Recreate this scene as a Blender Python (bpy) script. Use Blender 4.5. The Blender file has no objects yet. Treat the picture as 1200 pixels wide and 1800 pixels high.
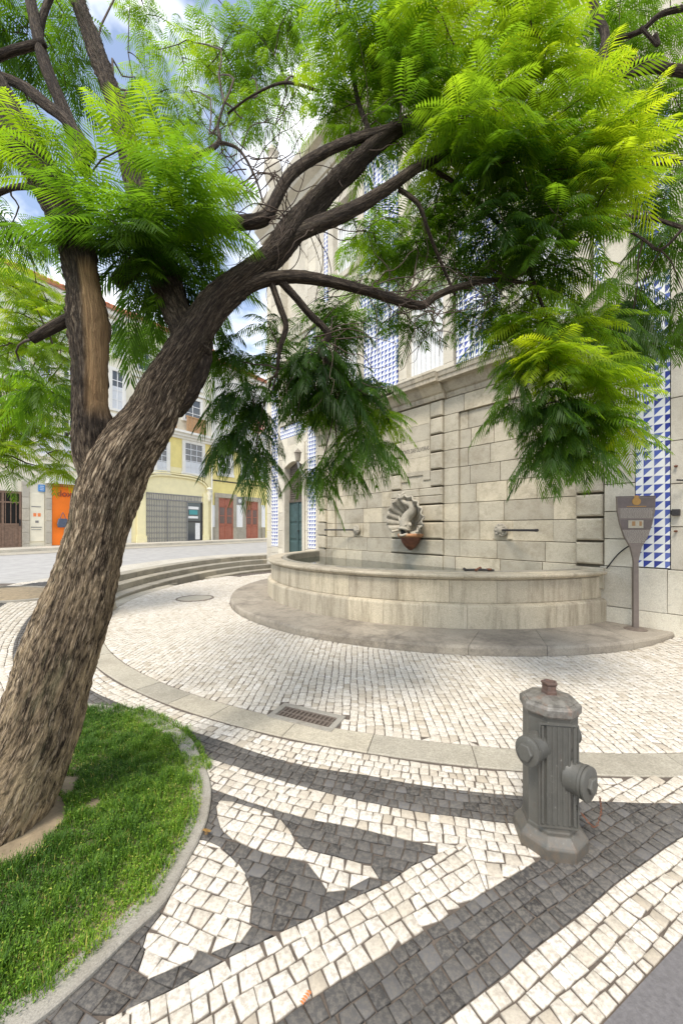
import bpy, bmesh, math, random
import numpy as np
from mathutils import Vector, Matrix, noise
random.seed(7); RS = np.random.RandomState(11)
PI = math.pi
sc = bpy.context.scene
# ------------------------------------------------------------------ camera
cd = bpy.data.cameras.new('camera'); cam = bpy.data.objects.new('camera', cd); sc.collection.objects.link(cam)
cam.location = (0, 0, 1.55); cam.rotation_euler = (PI/2, 0, 0)
cd.sensor_fit = 'VERTICAL'; cd.sensor_height = 36; cd.lens = 676/1800*36; cd.shift_y = 30/1800
cd.clip_start = .05; cd.clip_end = 500
sc.camera = cam
# ------------------------------------------------------------------ sky and sun
SUN_EL, SUN_AZ = 58, 205      # azimuth clockwise from +Y
w = bpy.data.worlds.new("World"); sc.world = w; w.use_nodes = True
nt = w.node_tree; N = nt.nodes; L = nt.links; N.clear()
out = N.new('ShaderNodeOutputWorld'); bg = N.new('ShaderNodeBackground'); bg.inputs[1].default_value = .15
sky = N.new('ShaderNodeTexSky'); sky.sky_type = 'NISHITA'; sky.sun_disc = False
sky.sun_elevation = math.radians(SUN_EL); sky.sun_rotation = math.radians(SUN_AZ)
sky.air_density = 1.0; sky.dust_density = .6
tc = N.new('ShaderNodeTexCoord'); nz = N.new('ShaderNodeTexNoise'); nz.inputs['Scale'].default_value = 1.9
nz.inputs['Detail'].default_value = 7; nz.inputs['Roughness'].default_value = .55
mp = N.new('ShaderNodeMapping'); mp.inputs['Scale'].default_value = (1, 1, 1.6); mp.inputs['Location'].default_value = (.35, .2, .1)
L.new(tc.outputs['Generated'], mp.inputs[0]); L.new(mp.outputs[0], nz.inputs['Vector'])
cr = N.new('ShaderNodeValToRGB'); cr.color_ramp.elements[0].position = .47; cr.color_ramp.elements[1].position = .62; cr.color_ramp.elements[0].color = (.07, .07, .07, 1)
L.new(nz.outputs[0], cr.inputs[0])
mx = N.new('ShaderNodeMixRGB'); L.new(cr.outputs[0], mx.inputs[0]); L.new(sky.outputs[0], mx.inputs[1])
mx.inputs[2].default_value = (9.7, 9.6, 9.4, 1)
L.new(mx.outputs[0], bg.inputs[0]); L.new(bg.outputs[0], out.inputs[0])
sd = bpy.data.lights.new('sun', 'SUN'); sd.energy = 2.3; sd.angle = math.radians(15); sd.color = (1, .93, .82)
sun = bpy.data.objects.new('sun', sd); sc.collection.objects.link(sun)
az, el = math.radians(SUN_AZ), math.radians(SUN_EL)
sun.rotation_euler = Vector((-math.sin(az)*math.cos(el), -math.cos(az)*math.cos(el), -math.sin(el))).to_track_quat('-Z', 'Y').to_euler()
vs = sc.view_settings; vs.view_transform = 'Standard'; vs.look = 'None'; vs.gamma = 1; vs.use_curve_mapping = False
vs.exposure = .80
sc.cycles.use_denoising = True
sc.cycles.max_bounces = 8; sc.cycles.transparent_max_bounces = 8

# ------------------------------------------------------------------ helpers
def at(x, y, d):                       # a photo direction at a real distance
    return Vector(((x-600)/676*d, d, 1.55+(930-y)/676*d))
def gp(x, y, h=1.55):                  # a point on level ground
    d = 676*h/(y-930); return ((x-600)/676*d, d)
def link(o): sc.collection.objects.link(o); return o
def tag(o, label=None, cat=None, group=None, kind=None):
    if label: o['label'] = label
    if cat: o['category'] = cat
    if group: o['group'] = group
    if kind: o['kind'] = kind
    return o
def empty(name, loc=(0, 0, 0), rz=0, label=None, cat=None, group=None):
    o = bpy.data.objects.new(name, None); link(o); o.location = loc; o.rotation_euler = (0, 0, rz)
    o.empty_display_size = .1
    return tag(o, label, cat, group)
def np_mesh(name, V, F, mat, parent=None, smooth=False, rnd=None, attrs=None):
    """V (n,3); F either list of tuples or (m,k) array"""
    me = bpy.data.meshes.new(name)
    V = np.asarray(V, dtype=np.float32)
    if isinstance(F, np.ndarray):
        F = F.astype(np.int32); m, k = F.shape
        me.vertices.add(len(V)); me.vertices.foreach_set('co', V.ravel())
        me.loops.add(m*k); me.loops.foreach_set('vertex_index', F.ravel())
        me.polygons.add(m); me.polygons.foreach_set('loop_start', np.arange(0, m*k, k, dtype=np.int32))
        me.polygons.foreach_set('loop_total', np.full(m, k, dtype=np.int32))
        me.update(calc_edges=True)
    else:
        me.from_pydata(V.tolist(), [], F); me.update()
    if rnd is not None:
        a = me.attributes.new('rnd', 'FLOAT', 'POINT'); a.data.foreach_set('value', np.asarray(rnd, dtype=np.float32))
    for an, av in (attrs or {}).items():
        a = me.attributes.new(an, 'FLOAT', 'POINT'); a.data.foreach_set('value', np.asarray(av, dtype=np.float32))
    if smooth: me.polygons.foreach_set('use_smooth', np.ones(len(me.polygons), dtype=bool))
    me.materials.append(mat)
    o = bpy.data.objects.new(name, me); link(o)
    if parent is not None: o.parent = parent
    return o
class MB:
    def __init__(s): s.v = []; s.f = []; s.r = []
    def add(s, vs, fs, rnd=None):
        b = len(s.v); s.v += [tuple(p) for p in vs]; s.f += [tuple(i+b for i in f) for f in fs]
        r = random.random() if rnd is None else rnd
        s.r += [r]*len(vs)
    def box(s, x0, x1, y0, y1, z0, z1, rnd=None):
        s.add([(x0,y0,z0),(x1,y0,z0),(x1,y1,z0),(x0,y1,z0),(x0,y0,z1),(x1,y0,z1),(x1,y1,z1),(x0,y1,z1)],
              [(0,3,2,1),(4,5,6,7),(0,1,5,4),(1,2,6,5),(2,3,7,6),(3,0,4,7)], rnd)
    def block(s, x0, x1, z0, z1, y, dep=.1, bev=.008, wob=.0, rnd=None):
        """ashlar facing the -y side with chamfered edges"""
        b = bev; j = lambda: random.uniform(-wob, wob)
        o = [(x0+j(), z0+j()), (x1+j(), z0+j()), (x1+j(), z1+j()), (x0+j(), z1+j())]
        cx, cz = (x0+x1)/2, (z0+z1)/2
        yy = y+j()
        ins = [(px+(b if px < cx else -b), pz+(b if pz < cz else -b)) for px, pz in o]
        ins2 = [(px+(b*.35 if px < cx else -b*.35), pz+(b*.35 if pz < cz else -b*.35)) for px, pz in o]
        vs = [(px, y+dep, pz) for px, pz in o]+[(px, yy+b, pz) for px, pz in o]+[(px, yy+b*.35, pz) for px, pz in ins2]+[(px, yy, pz) for px, pz in ins]
        fs = []
        for k in range(3):
            for i in range(4):
                a, c = i, (i+1) % 4; fs.append((k*4+a, k*4+c, k*4+4+c, k*4+4+a))
        fs.append((12, 13, 14, 15))
        s.add(vs, fs, rnd)
    def prism(s, pts, y0, y1, rnd=None):       # outline in x,z extruded along y (front y0)
        n = len(pts)
        vs = [(x, y0, z) for x, z in pts]+[(x, y1, z) for x, z in pts]
        s.add(vs, [tuple(range(n)), tuple(range(2*n-1, n-1, -1))]+[(i, i+n, (i+1) % n+n, (i+1) % n) for i in range(n)], rnd)
    def sweepx(s, prof, x0, x1, rnd=None):     # profile (y,z) list extruded along x
        n = len(prof)
        vs = [(x0, y, z) for y, z in prof]+[(x1, y, z) for y, z in prof]
        s.add(vs, [tuple(range(n-1, -1, -1)), tuple(range(n, 2*n))]+[(i, (i+1) % n, (i+1) % n+n, i+n) for i in range(n)], rnd)
    def tube(s, pts, rad, n=8, cap=True, rnd=None):
        pts = [Vector(p) for p in pts]; m = len(pts)
        if not hasattr(rad, '__len__'): rad = [rad]*m
        vs = []; up = None
        for i, p in enumerate(pts):
            t = (pts[min(i+1, m-1)]-pts[max(i-1, 0)]).normalized()
            if up is None: up = t.orthogonal().normalized()
            up = (up-t*up.dot(t)); up = up.normalized() if up.length > 1e-6 else t.orthogonal().normalized()
            sd_ = t.cross(up)
            for k in range(n):
                a = 2*PI*k/n; vs.append(p+(up*math.cos(a)+sd_*math.sin(a))*rad[i])
        fs = [(i*n+k, i*n+(k+1) % n, (i+1)*n+(k+1) % n, (i+1)*n+k) for i in range(m-1) for k in range(n)]
        if cap: fs += [tuple(range(n-1, -1, -1)), tuple(range((m-1)*n, m*n))]
        s.add(vs, fs, rnd)
    def lathe(s, prof, n=24, loc=(0, 0, 0), axis='z', mat=None, rnd=None, phase=0):
        vs = []
        for r, z in prof:
            for k in range(n):
                a = 2*PI*k/n+phase; vs.append(Vector((r*math.cos(a), r*math.sin(a), z)))
        if mat is not None: vs = [mat @ v for v in vs]
        vs = [v+Vector(loc) for v in vs]; m = len(prof)
        fs = [(i*n+k, i*n+(k+1) % n, (i+1)*n+(k+1) % n, (i+1)*n+k) for i in range(m-1) for k in range(n)]
        fs += [tuple(range(n-1, -1, -1)), tuple(range((m-1)*n, m*n))]
        s.add(vs, fs, rnd)
    def build(s, name, mat, parent=None, smooth=False, bevel=0, auto=None):
        o = np_mesh(name, s.v, s.f, mat, parent, smooth, s.r)
        if auto is not None:
            me = o.data; me.polygons.foreach_set('use_smooth', np.ones(len(me.polygons), dtype=bool))
            me.set_sharp_from_angle(angle=math.radians(auto))
        if bevel:
            b = o.modifiers.new('b', 'BEVEL'); b.width = bevel; b.segments = 2; b.limit_method = 'ANGLE'
        return o

# ------------------------------------------------------------------ materials
def nodes(name):
    m = bpy.data.materials.new(name); m.use_nodes = True; nt = m.node_tree
    return m, nt, nt.nodes['Principled BSDF']
def nd(nt, t, **kw):
    n = nt.nodes.new(t)
    for k, v in kw.items():
        if k in n.inputs: n.inputs[k].default_value = v
        else: setattr(n, k, v)
    return n
def mixc(nt, fac, a, b, mode='MIX'):
    m = nt.nodes.new('ShaderNodeMixRGB'); m.blend_type = mode
    for i, s in enumerate((fac, a, b)):
        if hasattr(s, 'is_linked') or hasattr(s, 'links'): nt.links.new(s, m.inputs[i])
        elif i == 0: m.inputs[0].default_value = s
        else: m.inputs[i].default_value = (*s, 1) if len(s) == 3 else s
    return m.outputs[0]
def ramp(nt, s, stops):
    r = nt.nodes.new('ShaderNodeValToRGB'); e = r.color_ramp.elements
    while len(e) < len(stops): e.new(.5)
    for i, (p, c) in enumerate(stops):
        e[i].position = p; e[i].color = (*c, 1) if hasattr(c, '__len__') else (c, c, c, 1)
    nt.links.new(s, r.inputs[0]); return r.outputs[0]
def noi(nt, scale, detail=5, rough=.6, vec=None, dist=0):
    n = nd(nt, 'ShaderNodeTexNoise', Scale=scale, Detail=detail, Roughness=rough, Distortion=dist)
    if vec is not None: nt.links.new(vec, n.inputs['Vector'])
    return n.outputs[0]
def objvec(nt, scale=None):
    t = nt.nodes.new('ShaderNodeTexCoord').outputs['Object']
    if scale:
        m = nt.nodes.new('ShaderNodeMapping'); m.inputs['Scale'].default_value = scale; nt.links.new(t, m.inputs[0]); t = m.outputs[0]
    return t
def attr(nt, n='rnd'):
    a = nt.nodes.new('ShaderNodeAttribute'); a.attribute_name = n; return a.outputs['Fac']
def bump(nt, bsdf, h, strength=.4, dist=.01):
    b = nd(nt, 'ShaderNodeBump', Strength=strength, Distance=dist); nt.links.new(h, b.inputs['Height']); nt.links.new(b.outputs[0], bsdf.inputs['Normal'])
def stone(name, c1, c2, stain=(.16, .13, .09), stain_amt=.5, grain=140, big=1.3, rndamt=.28, bmp=.35, streak=False, rough=.85):
    m, nt, b = nodes(name); v = objvec(nt)
    base = mixc(nt, ramp(nt, noi(nt, big, 6, .65, v), [(.3, 0.), (.7, 1.)]), c1, c2)
    g = noi(nt, grain, 3, .7, v)
    base = mixc(nt, .55, base, ramp(nt, g, [(.28, .25), (.5, .52), (.7, .8)]), 'OVERLAY')
    r = attr(nt)
    base = mixc(nt, rndamt, base, ramp(nt, r, [(0., (.28, .27, .26)), (.5, (.5, .49, .47)), (1., (.78, .72, .62))]), 'OVERLAY')
    sv = objvec(nt, (3, 3, .35)) if streak else objvec(nt, (1.1, 1.1, 1.1))
    s = ramp(nt, noi(nt, 1.6, 9, .78, sv), [(.47, 0.), (.72, stain_amt)])
    base = mixc(nt, s, base, stain)
    sp = ramp(nt, noi(nt, 26, 7, .8, v), [(.55, 0.), (.68, .5)])
    base = mixc(nt, sp, base, tuple(x*.45 for x in c1))
    nt.links.new(base, b.inputs['Base Color']); b.inputs['Roughness'].default_value = rough
    h = mixc(nt, .5, g, noi(nt, 18, 6, .7, v))
    bump(nt, b, h, bmp, .012)
    return m
def plain(name, c, rough=.6, metal=0, var=.15, scale=12, bmp=.0, c2=None, c2amt=.5):
    m, nt, b = nodes(name); v = objvec(nt)
    n1 = noi(nt, scale, 5, .65, v)
    base = mixc(nt, 1, c, ramp(nt, n1, [(.25, 1-var), (.75, 1+var*.4)]), 'MULTIPLY')
    if c2: base = mixc(nt, ramp(nt, noi(nt, scale*.7, 7, .75, v), [(.5, 0.), (.62, c2amt)]), base, c2)
    nt.links.new(base, b.inputs['Base Color']); b.inputs['Roughness'].default_value = rough; b.inputs['Metallic'].default_value = metal
    if bmp: bump(nt, b, n1, bmp, .01)
    return m
M = {}
M['granite'] = stone('granite_ashlar', (.375, .34, .268), (.485, .44, .345), (.19, .155, .10), .8, rndamt=.36, bmp=.6)
M['granite_trim'] = stone('granite_trim', (.38, .34, .27), (.46, .41, .32), (.12, .09, .06), .9, streak=True)
M['granite_basin'] = stone('granite_basin', (.41, .36, .27), (.52, .46, .355), (.16, .125, .08), .9, grain=90, bmp=.6, streak=True)
M['granite_dark'] = stone('granite_step', (.26, .24, .19), (.34, .31, .25), (.10, .09, .07), .75, grain=120)
M['granite_slab'] = stone('granite_slab', (.24, .21, .17), (.34, .305, .25), (.075, .062, .05), .9, grain=110, bmp=.3)
M['granite_band'] = stone('granite_band', (.34, .31, .25), (.40, .37, .30), (.17, .15, .11), .55, grain=90, bmp=.3)
M['facade_stone'] = stone('facade_stone', (.50, .465, .39), (.58, .54, .455), (.28, .235, .17), .6, rndamt=.3)
M['joint'] = plain('mortar_joint', (.11, .095, .075), .95, var=.4, scale=20)
M['mortar'] = plain('grey_mortar', (.22, .19, .145), .95, var=.3, scale=20)
M['sand'] = plain('joint_sand', (.125, .10, .08), .95, var=.4, scale=30, bmp=.4)
M['inscr'] = plain('dark_letters', (.06, .055, .05), .8)
M['asphalt'] = plain('asphalt', (.37, .36, .34), .9, var=.25, scale=3, bmp=.2)
M['asphalt_near'] = plain('dark_asphalt', (.16, .15, .15), .85, var=.3, scale=60, bmp=.5)
M['kerb'] = stone('kerb_granite', (.42, .39, .33), (.48, .45, .38), (.2, .17, .12), .5)
M['concrete'] = stone('concrete_edging', (.27, .25, .215), (.34, .32, .275), (.15, .125, .095), .75, grain=160, bmp=.35)
M['rust'] = plain('rusty_iron', (.21, .085, .045), .75, .1, var=.5, scale=25, bmp=.3, c2=(.10, .045, .03))
M['iron'] = plain('dark_iron', (.06, .055, .055), .55, .5, var=.4, scale=20)
M['iron_grate'] = plain('worn_grate_iron', (.20, .16, .13), .6, .3, var=.4, scale=30)
M['black'] = plain('dark_hollow', (.012, .011, .01), .9)
M['soil'] = plain('dry_soil', (.30, .235, .15), .95, var=.45, scale=14, bmp=.8)
M['white_paint'] = plain('white_paint', (.78, .78, .77), .6, var=.12)
M['cream'] = plain('cream_plaster', (.80, .75, .60), .85, var=.14, scale=2.5)
M['pale_plaster'] = plain('pale_plaster', (.78, .76, .70), .85, var=.14, scale=2)
M['yellow'] = plain('yellow_plaster', (.80, .68, .26), .85, var=.15, scale=2.5)
M['yellow_cream'] = plain('pale_yellow_plaster', (.84, .76, .46), .85, var=.12, scale=2.5)
M['brown_wood'] = plain('brown_door_wood', (.21, .135, .095), .7, var=.45, scale=9, bmp=.3)
M['red_wood'] = plain('red_brown_wood', (.36, .12, .07), .6, var=.3, scale=7)
M['orange_wood'] = plain('orange_wood', (.50, .30, .15), .7, var=.3, scale=7)
M['orange'] = plain('orange_panel', (.90, .20, .008), .6, var=.12, scale=2)
M['darkred'] = plain('dark_red_fascia', (.32, .06, .03), .6)
M['green_wood'] = plain('dark_green_door_paint', (.045, .085, .085), .5, var=.4, scale=9)
M['weathered'] = plain('weathered_shutter_wood', (.11, .09, .07), .8, var=.5, scale=14, bmp=.3)
M['steel'] = plain('grey_shutter_steel', (.25, .245, .24), .5, .4, var=.2)
M['bag'] = plain('grey_blue_fabric', (.09, .11, .16), .9, var=.3)
M['teal'] = plain('teal_plastic', (.06, .30, .31), .5)
M['tilered'] = plain('clay_roof_tile', (.42, .16, .08), .8, var=.4, scale=6)
M['blue_enamel'] = plain('blue_enamel', (.05, .25, .62), .4)
M['gold'] = plain('worn_gold', (.42, .24, .07), .5, .4, var=.35, scale=60)
M['pink'] = plain('pink_print', (.75, .03, .16), .6)
M['peach'] = plain('peach_print', (.8, .55, .42), .6)
M['orange_print'] = plain('orange_print', (.85, .25, .08), .6)
def glass_mat():
    m, nt, b = nodes('window_glass'); b.inputs['Base Color'].default_value = (.05, .06, .07, 1); b.inputs['Roughness'].default_value = .08
    b.inputs['Specular IOR Level'].default_value = .8; return m
M['glass'] = glass_mat()
M['curtain'] = plain('white_curtain', (.66, .68, .70), .8, var=.1, scale=8)
def tile_mat():
    m, nt, b = nodes('blue_white_azulejo'); v = objvec(nt)
    sp = nt.nodes.new('ShaderNodeSeparateXYZ'); nt.links.new(v, sp.inputs[0])
    def mth(op, a, b_=None, c=None):
        n = nt.nodes.new('ShaderNodeMath'); n.operation = op
        for i, s in enumerate((a, b_, c)):
            if s is None: continue
            if hasattr(s, 'links'): nt.links.new(s, n.inputs[i])
            else: n.inputs[i].default_value = s
        return n.outputs[0]
    fx = mth('FRACT', mth('DIVIDE', sp.outputs[0], .122)); fz = mth('FRACT', mth('DIVIDE', sp.outputs[2], .122))
    tri = mth('GREATER_THAN', fz, mth('ADD', fx, .03))
    edge = mth('MINIMUM', mth('MINIMUM', fx, mth('SUBTRACT', 1, fx)), mth('MINIMUM', fz, mth('SUBTRACT', 1, fz)))
    blue = mth('MULTIPLY', tri, mth('GREATER_THAN', edge, .045))
    # glaze tone varies from tile to tile
    cx = mth('FLOOR', mth('DIVIDE', sp.outputs[0], .122)); cz = mth('FLOOR', mth('DIVIDE', sp.outputs[2], .122))
    cb = nt.nodes.new('ShaderNodeCombineXYZ'); nt.links.new(cx, cb.inputs[0]); nt.links.new(cz, cb.inputs[1])
    wn = nt.nodes.new('ShaderNodeTexWhiteNoise'); nt.links.new(cb.outputs[0], wn.inputs[0])
    bc = ramp(nt, wn.outputs[0], [(0., (.025, .035, .22)), (.6, (.05, .08, .33)), (1., (.14, .19, .45))])
    wc = ramp(nt, wn.outputs[0], [(0., (.66, .68, .68)), (1., (.80, .80, .78))])
    base = mixc(nt, blue, wc, bc)
    gr = mth('LESS_THAN', edge, .012); base = mixc(nt, gr, base, (.55, .56, .57))
    dirt = ramp(nt, noi(nt, 2.2, 6, .7, v), [(.5, 0.), (.75, .25)]); base = mixc(nt, dirt, base, (.5, .46, .38))
    nt.links.new(base, b.inputs['Base Color']); b.inputs['Roughness'].default_value = .22
    return m
M['tile'] = tile_mat()
def cobble_mat(name, stops, mot, rough):
    m, nt, b = nodes(name); v = objvec(nt)
    base = ramp(nt, attr(nt), stops)
    n1 = noi(nt, 55, 6, .75, v)
    base = mixc(nt, ramp(nt, n1, [(.44, 0.), (.60, .75)]), base, mot)
    base = mixc(nt, ramp(nt, noi(nt, 1.1, 5, .6, v), [(.42, 0.), (.75, .45)]), base, tuple(x*.75 for x in stops[1][1]), )
    base = mixc(nt, ramp(nt, noi(nt, .9, 6, .75, v), [(.56, 0.), (.72, .38)]), base, (.60*stops[1][1][0], .47*stops[1][1][0], .27*stops[1][1][0]))
    base = mixc(nt, attr(nt, 'side'), base, tuple(x*.42 for x in stops[0][1]))
    nt.links.new(base, b.inputs['Base Color']); b.inputs['Roughness'].default_value = rough
    bump(nt, b, noi(nt, 90, 5, .7, v), .55, .004)
    return m
M['white_cobble'] = cobble_mat('limestone_cobble', [(0., (.45, .39, .30)), (.15, (.60, .545, .455)), (.8, (.69, .645, .565)), (1., (.74, .70, .63))], (.36, .31, .25), .7)
M['dark_cobble'] = cobble_mat('basalt_cobble', [(0., (.036, .033, .031)), (.3, (.062, .058, .054)), (.8, (.092, .086, .080)), (1., (.125, .12, .118))], (.165, .148, .125), .75)

# ------------------------------------------------------------------ ground layout
O = np.array([2.06, 9.37])
def polar(x, y):
    dx, dy = x-O[0], y-O[1]
    return np.hypot(dx, dy), np.degrees(np.arctan2(-dx, -dy))      # 0 towards the viewer, + to the left
def sstep(t): t = np.clip(t, 0, 1); return t*t*(3-2*t)
def zramp(th):                                                     # height of the street side of the round steps
    th = np.where(th < -120, th+360, th)
    return .37*sstep((th-47)/38)+.15*sstep((th-84)/50)
def hz(x, y):
    r, th = polar(x, y)
    z = zramp(th)+.02*np.clip(r-12, 0, 40)*sstep((np.where(th < -120, th+360, th)-60)/40)
    k = sstep((r-6.72)/.25)
    return z*k+.10*sstep((np.asarray(x)-3.3)/1.7)*sstep((np.asarray(y)-4.2)/1.8)*(1-k)
def polar_xy(r, th):
    a = np.radians(th); return O[0]-r*np.sin(a), O[1]-r*np.cos(a)
def sheet(name, rs, ths, dz, mat, kind='structure', parent=None, hf=hz):
    rs = np.asarray(rs, float); ths = np.asarray(ths, float)
    R, T = np.meshgrid(rs, ths, indexing='ij'); X, Y = polar_xy(R, T); Z = hf(X, Y)+dz
    n, m = R.shape; V = np.c_[X.ravel(), Y.ravel(), Z.ravel()]
    i, j = np.meshgrid(np.arange(n-1), np.arange(m-1), indexing='ij'); a = (i*m+j).ravel()
    F = np.c_[a, a+1, a+m+1, a+m]
    o = np_mesh(name, V, F, mat, parent, True, np.full(len(V), .5))
    if kind: o['kind'] = kind
    return o
rs = np.r_[.01, 2, 3, 3.6, 4, 4.4, 4.8, 5.2, 5.6, 6, 6.4, np.arange(6.6, 8.2, .08), 8.5, 9, 9.5, 10, 11, 12, 14, 17, 20, 25, 32, 45, 70, 110]
ths = np.linspace(-180, 180, 241)
def hz_ground(x, y):                                               # lies under the steps as a smooth bank
    return hz(x, y)
def hz_ground(x, y):
    r, th = polar(x, y); z = zramp(th)+.02*np.clip(r-12, 0, 40)*sstep((np.where(th < -120, th+360, th)-60)/40)
    r0 = 6.72+1.2*sstep((np.where(th < -120, th+360, th)-71)/3.)
    k = sstep((r-r0)/.18)
    return z*k-.10*(1-k)*sstep((th-71)/3)*(r > 6.75)+.10*sstep((np.asarray(x)-3.3)/1.7)*sstep((np.asarray(y)-4.2)/1.8)*(1-k)
g = sheet('ground', rs, ths, -.0045, M['sand'], hf=hz_ground)
# edges of the black and white pattern, as angle -> radius round the fountain, or y over x
def tab(pts):
    P = np.array([gp(*p) for p in pts]); r, th = polar(P[:, 0], P[:, 1]); o = np.argsort(th); return th[o], r[o]
Bt = tab([(162,1214),(212,1237),(300,1272),(400,1305),(483,1333),(557,1350),(647,1363),(750,1382),(911,1399),(1031,1408),(1200,1412)])
Ct = tab([(354,1329),(400,1343),(533,1383),(633,1407),(733,1427),(800,1435),(896,1447)])
Dt = tab([(372,1386),(444,1412),(537,1438),(627,1455),(725,1479),(789,1492)])
def ext(t, left):                                                  # continue to the left with hand-set radii
    a = np.array([x for x, _ in left], float); r = np.array([x for _, x in left], float)
    return np.r_[t[0], a], np.r_[t[1], r]
Bt = ext(Bt, [(56, 7.12), (70, 7.2), (90, 7.3), (150, 7.3)])
Ct = ext(Ct, [(46, 7.62), (56, 7.68), (66, 7.72), (80, 7.78), (95, 7.85), (150, 7.9)])
Dt = ext(Dt, [(38, 7.95), (46, 8.12), (56, 8.2), (66, 8.25), (80, 8.3), (95, 8.35), (150, 8.4)])
rB = lambda th: np.interp(th, *Bt); rC = lambda th: np.interp(th, *Ct); rD = lambda th: np.interp(th, *Dt)
def ycurve(pts, lo=None, hi=None):
    P = np.array([gp(*p) for p in pts]); P = P[np.argsort(P[:, 0])]
    s0 = (P[2]-P[0]); s1 = (P[-1]-P[-3])
    P = np.vstack([P[0]-s0/s0[0]*3, P, P[-1]+s1/s1[0]*3]); return P[:, 0], P[:, 1]
Fu = ycurve([(789,1492),(725,1521),(680,1552),(612,1582),(500,1636),(417,1675),(308,1737),(180,1796)])
Fl = ycurve([(937,1517),(840,1575),(777,1616),(699,1665),(612,1714),(530,1766),(489,1796)])
Hu = ycurve([(1200,1470),(1162,1494),(1080,1554),(1027,1601),(937,1669),(892,1710),(780,1796)])
Hl = ycurve([(1200,1646),(1125,1725),(1057,1798)])
yFu = lambda x: np.interp(x, *Fu); yFl = lambda x: np.interp(x, *Fl); yHu = lambda x: np.interp(x, *Hu); yHl = lambda x: np.interp(x, *Hl)
def z3(pts): return np.array([gp(350+a/2.667, 1350+b/2.667) for a, b in pts])
def z6(pts): return np.array([gp(a/2.4, 1200+b/2.4) for a, b in pts])
leafA = z3([(90,160),(200,170),(370,235),(460,345),(520,385),(700,430),(820,480),(770,530),(625,580),(550,500),(480,430),(350,410),(190,350),(110,290),(86,220)])
leafB = z6([(850,670),(800,740),(740,850),(690,960),(620,1060),(600,1160),(590,1255),(810,1170),(1020,1080),(1055,1000),(1060,900),(1030,800),(960,720),(900,680)])
curb_out = np.array([gp(*p) for p in [(40,1262),(110,1240),(190,1243),(270,1262),(330,1295),(358,1345),(371,1385),(367,1433),(354,1471),(333,1512),(292,1587),(225,1654),(158,1721),(67,1800),(-60,1880)]])
curb_out = np.vstack([curb_out, [(-1.35, .75), (-2.2, .5), (-3.4, 1.2), (-3.5, 3.0), (-2.6, 3.4)]])
def inside(P, X, Y):
    r = np.zeros(np.shape(X), bool); j = len(P)-1
    for i in range(len(P)):
        xi, yi = P[i]; xj, yj = P[j]
        c = ((yi > Y) != (yj > Y)) & (X < (xj-xi)*(Y-yi)/(yj-yi+1e-12)+xi); r ^= c; j = i
    return r
GRANITE, WHITE, DARK, ASPH, NONE = 0, 1, 2, 3, 4
def smooth_closed(P, n=6):
    out = []; m = len(P)
    for i in range(m):
        p0, p1, p2, p3 = P[i-1], P[i], P[(i+1) % m], P[(i+2) % m]
        for k in range(n):
            t = k/n; out.append(.5*((2*p1)+(-p0+p2)*t+(2*p0-5*p1+4*p2-p3)*t*t+(-p0+3*p1-3*p2+p3)*t**3))
    return np.array(out)
curb_out = smooth_closed(curb_out); leafA = smooth_closed(leafA, 4); leafB = smooth_closed(leafB, 4)
def classify(X, Y):
    r, th = polar(X, Y); c = np.full(np.shape(X), WHITE)
    c[(r > rB(th)) & (r < rC(th))] = DARK
    tri = (r > rD(th)) & (Y > yFu(X)) & (X < .62); c[tri] = DARK
    # far to the left of the trunk the rings repeat
    far = (th > 49); rr = r-rD(th)
    c[far & (rr > 0)] = WHITE; c[far & (rr > .05) & (rr < .28)] = DARK
    fx = far & (rr > .28); pat = np.sin(th*.55)+np.sin(rr*7+th*.22) > .75; c[fx & pat] = DARK
    c[inside(leafA, X, Y) | inside(leafB, X, Y)] = WHITE
    low = (Y < yFl(X)); c[low & (r > rB(th))] = DARK
    c[(X > .99) & (r > rB(th)) & (Y > yHu(X))] = DARK
    c[Y < yHu(X)] = WHITE
    c[Y < yHl(X)] = ASPH
    c[inside(curb_out, X, Y)] = NONE
    c[(r < 6.97)] = GRANITE
    return c
# boundary points (with tangents) the stones are cut to
bp = []
def addb(P):
    T = np.gradient(P, axis=0); T /= np.linalg.norm(T, axis=1, keepdims=True)+1e-12; bp.append(np.c_[P, T])
tt = np.arange(-40, 150, .06)
for f in (rB, rC, rD):
    a = tt if f is rB else tt[(tt > (8 if f is rC else 12))]; addb(np.c_[polar_xy(f(a), a)])
a = tt[tt > 49]; addb(np.c_[polar_xy(rD(a)+.05, a)]); addb(np.c_[polar_xy(rD(a)+.28, a)])
xx = np.arange(-3, 3.4, .008)
for f, lo, hi in ((yFu, -3, .6), (yFl, -3, .98), (yHu, -3, 3.4), (yHl, -3, 3.4), (lambda x: yHu(x)+.42, .99, 3.4)):
    x = xx[(xx > lo) & (xx < hi)]; addb(np.c_[x, f(x)])
for xv, ya, yb in ((.62, float(yFl(.62)), float(yFu(.62))), (.99, float(yFl(.99)), float(yHu(.99))+.42)):
    y_ = np.arange(min(ya, yb), max(ya, yb), .006); addb(np.c_[np.full(len(y_), xv), y_])
def dense(P, step=.008):
    out = []
    for i in range(len(P)):
        a, b = P[i], P[(i+1) % len(P)]; n = max(1, int(np.hypot(*(b-a))/step)); out.append(a+(b-a)*np.linspace(0, 1, n, endpoint=False)[:, None])
    return np.vstack(out)
for q in (leafA, leafB, curb_out): addb(dense(q))
bpa = np.vstack(bp); bpa = bpa[(np.abs(bpa[:, 0]) < 9) & (bpa[:, 1] > .9)]; bp = bpa[:, :2]
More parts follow.
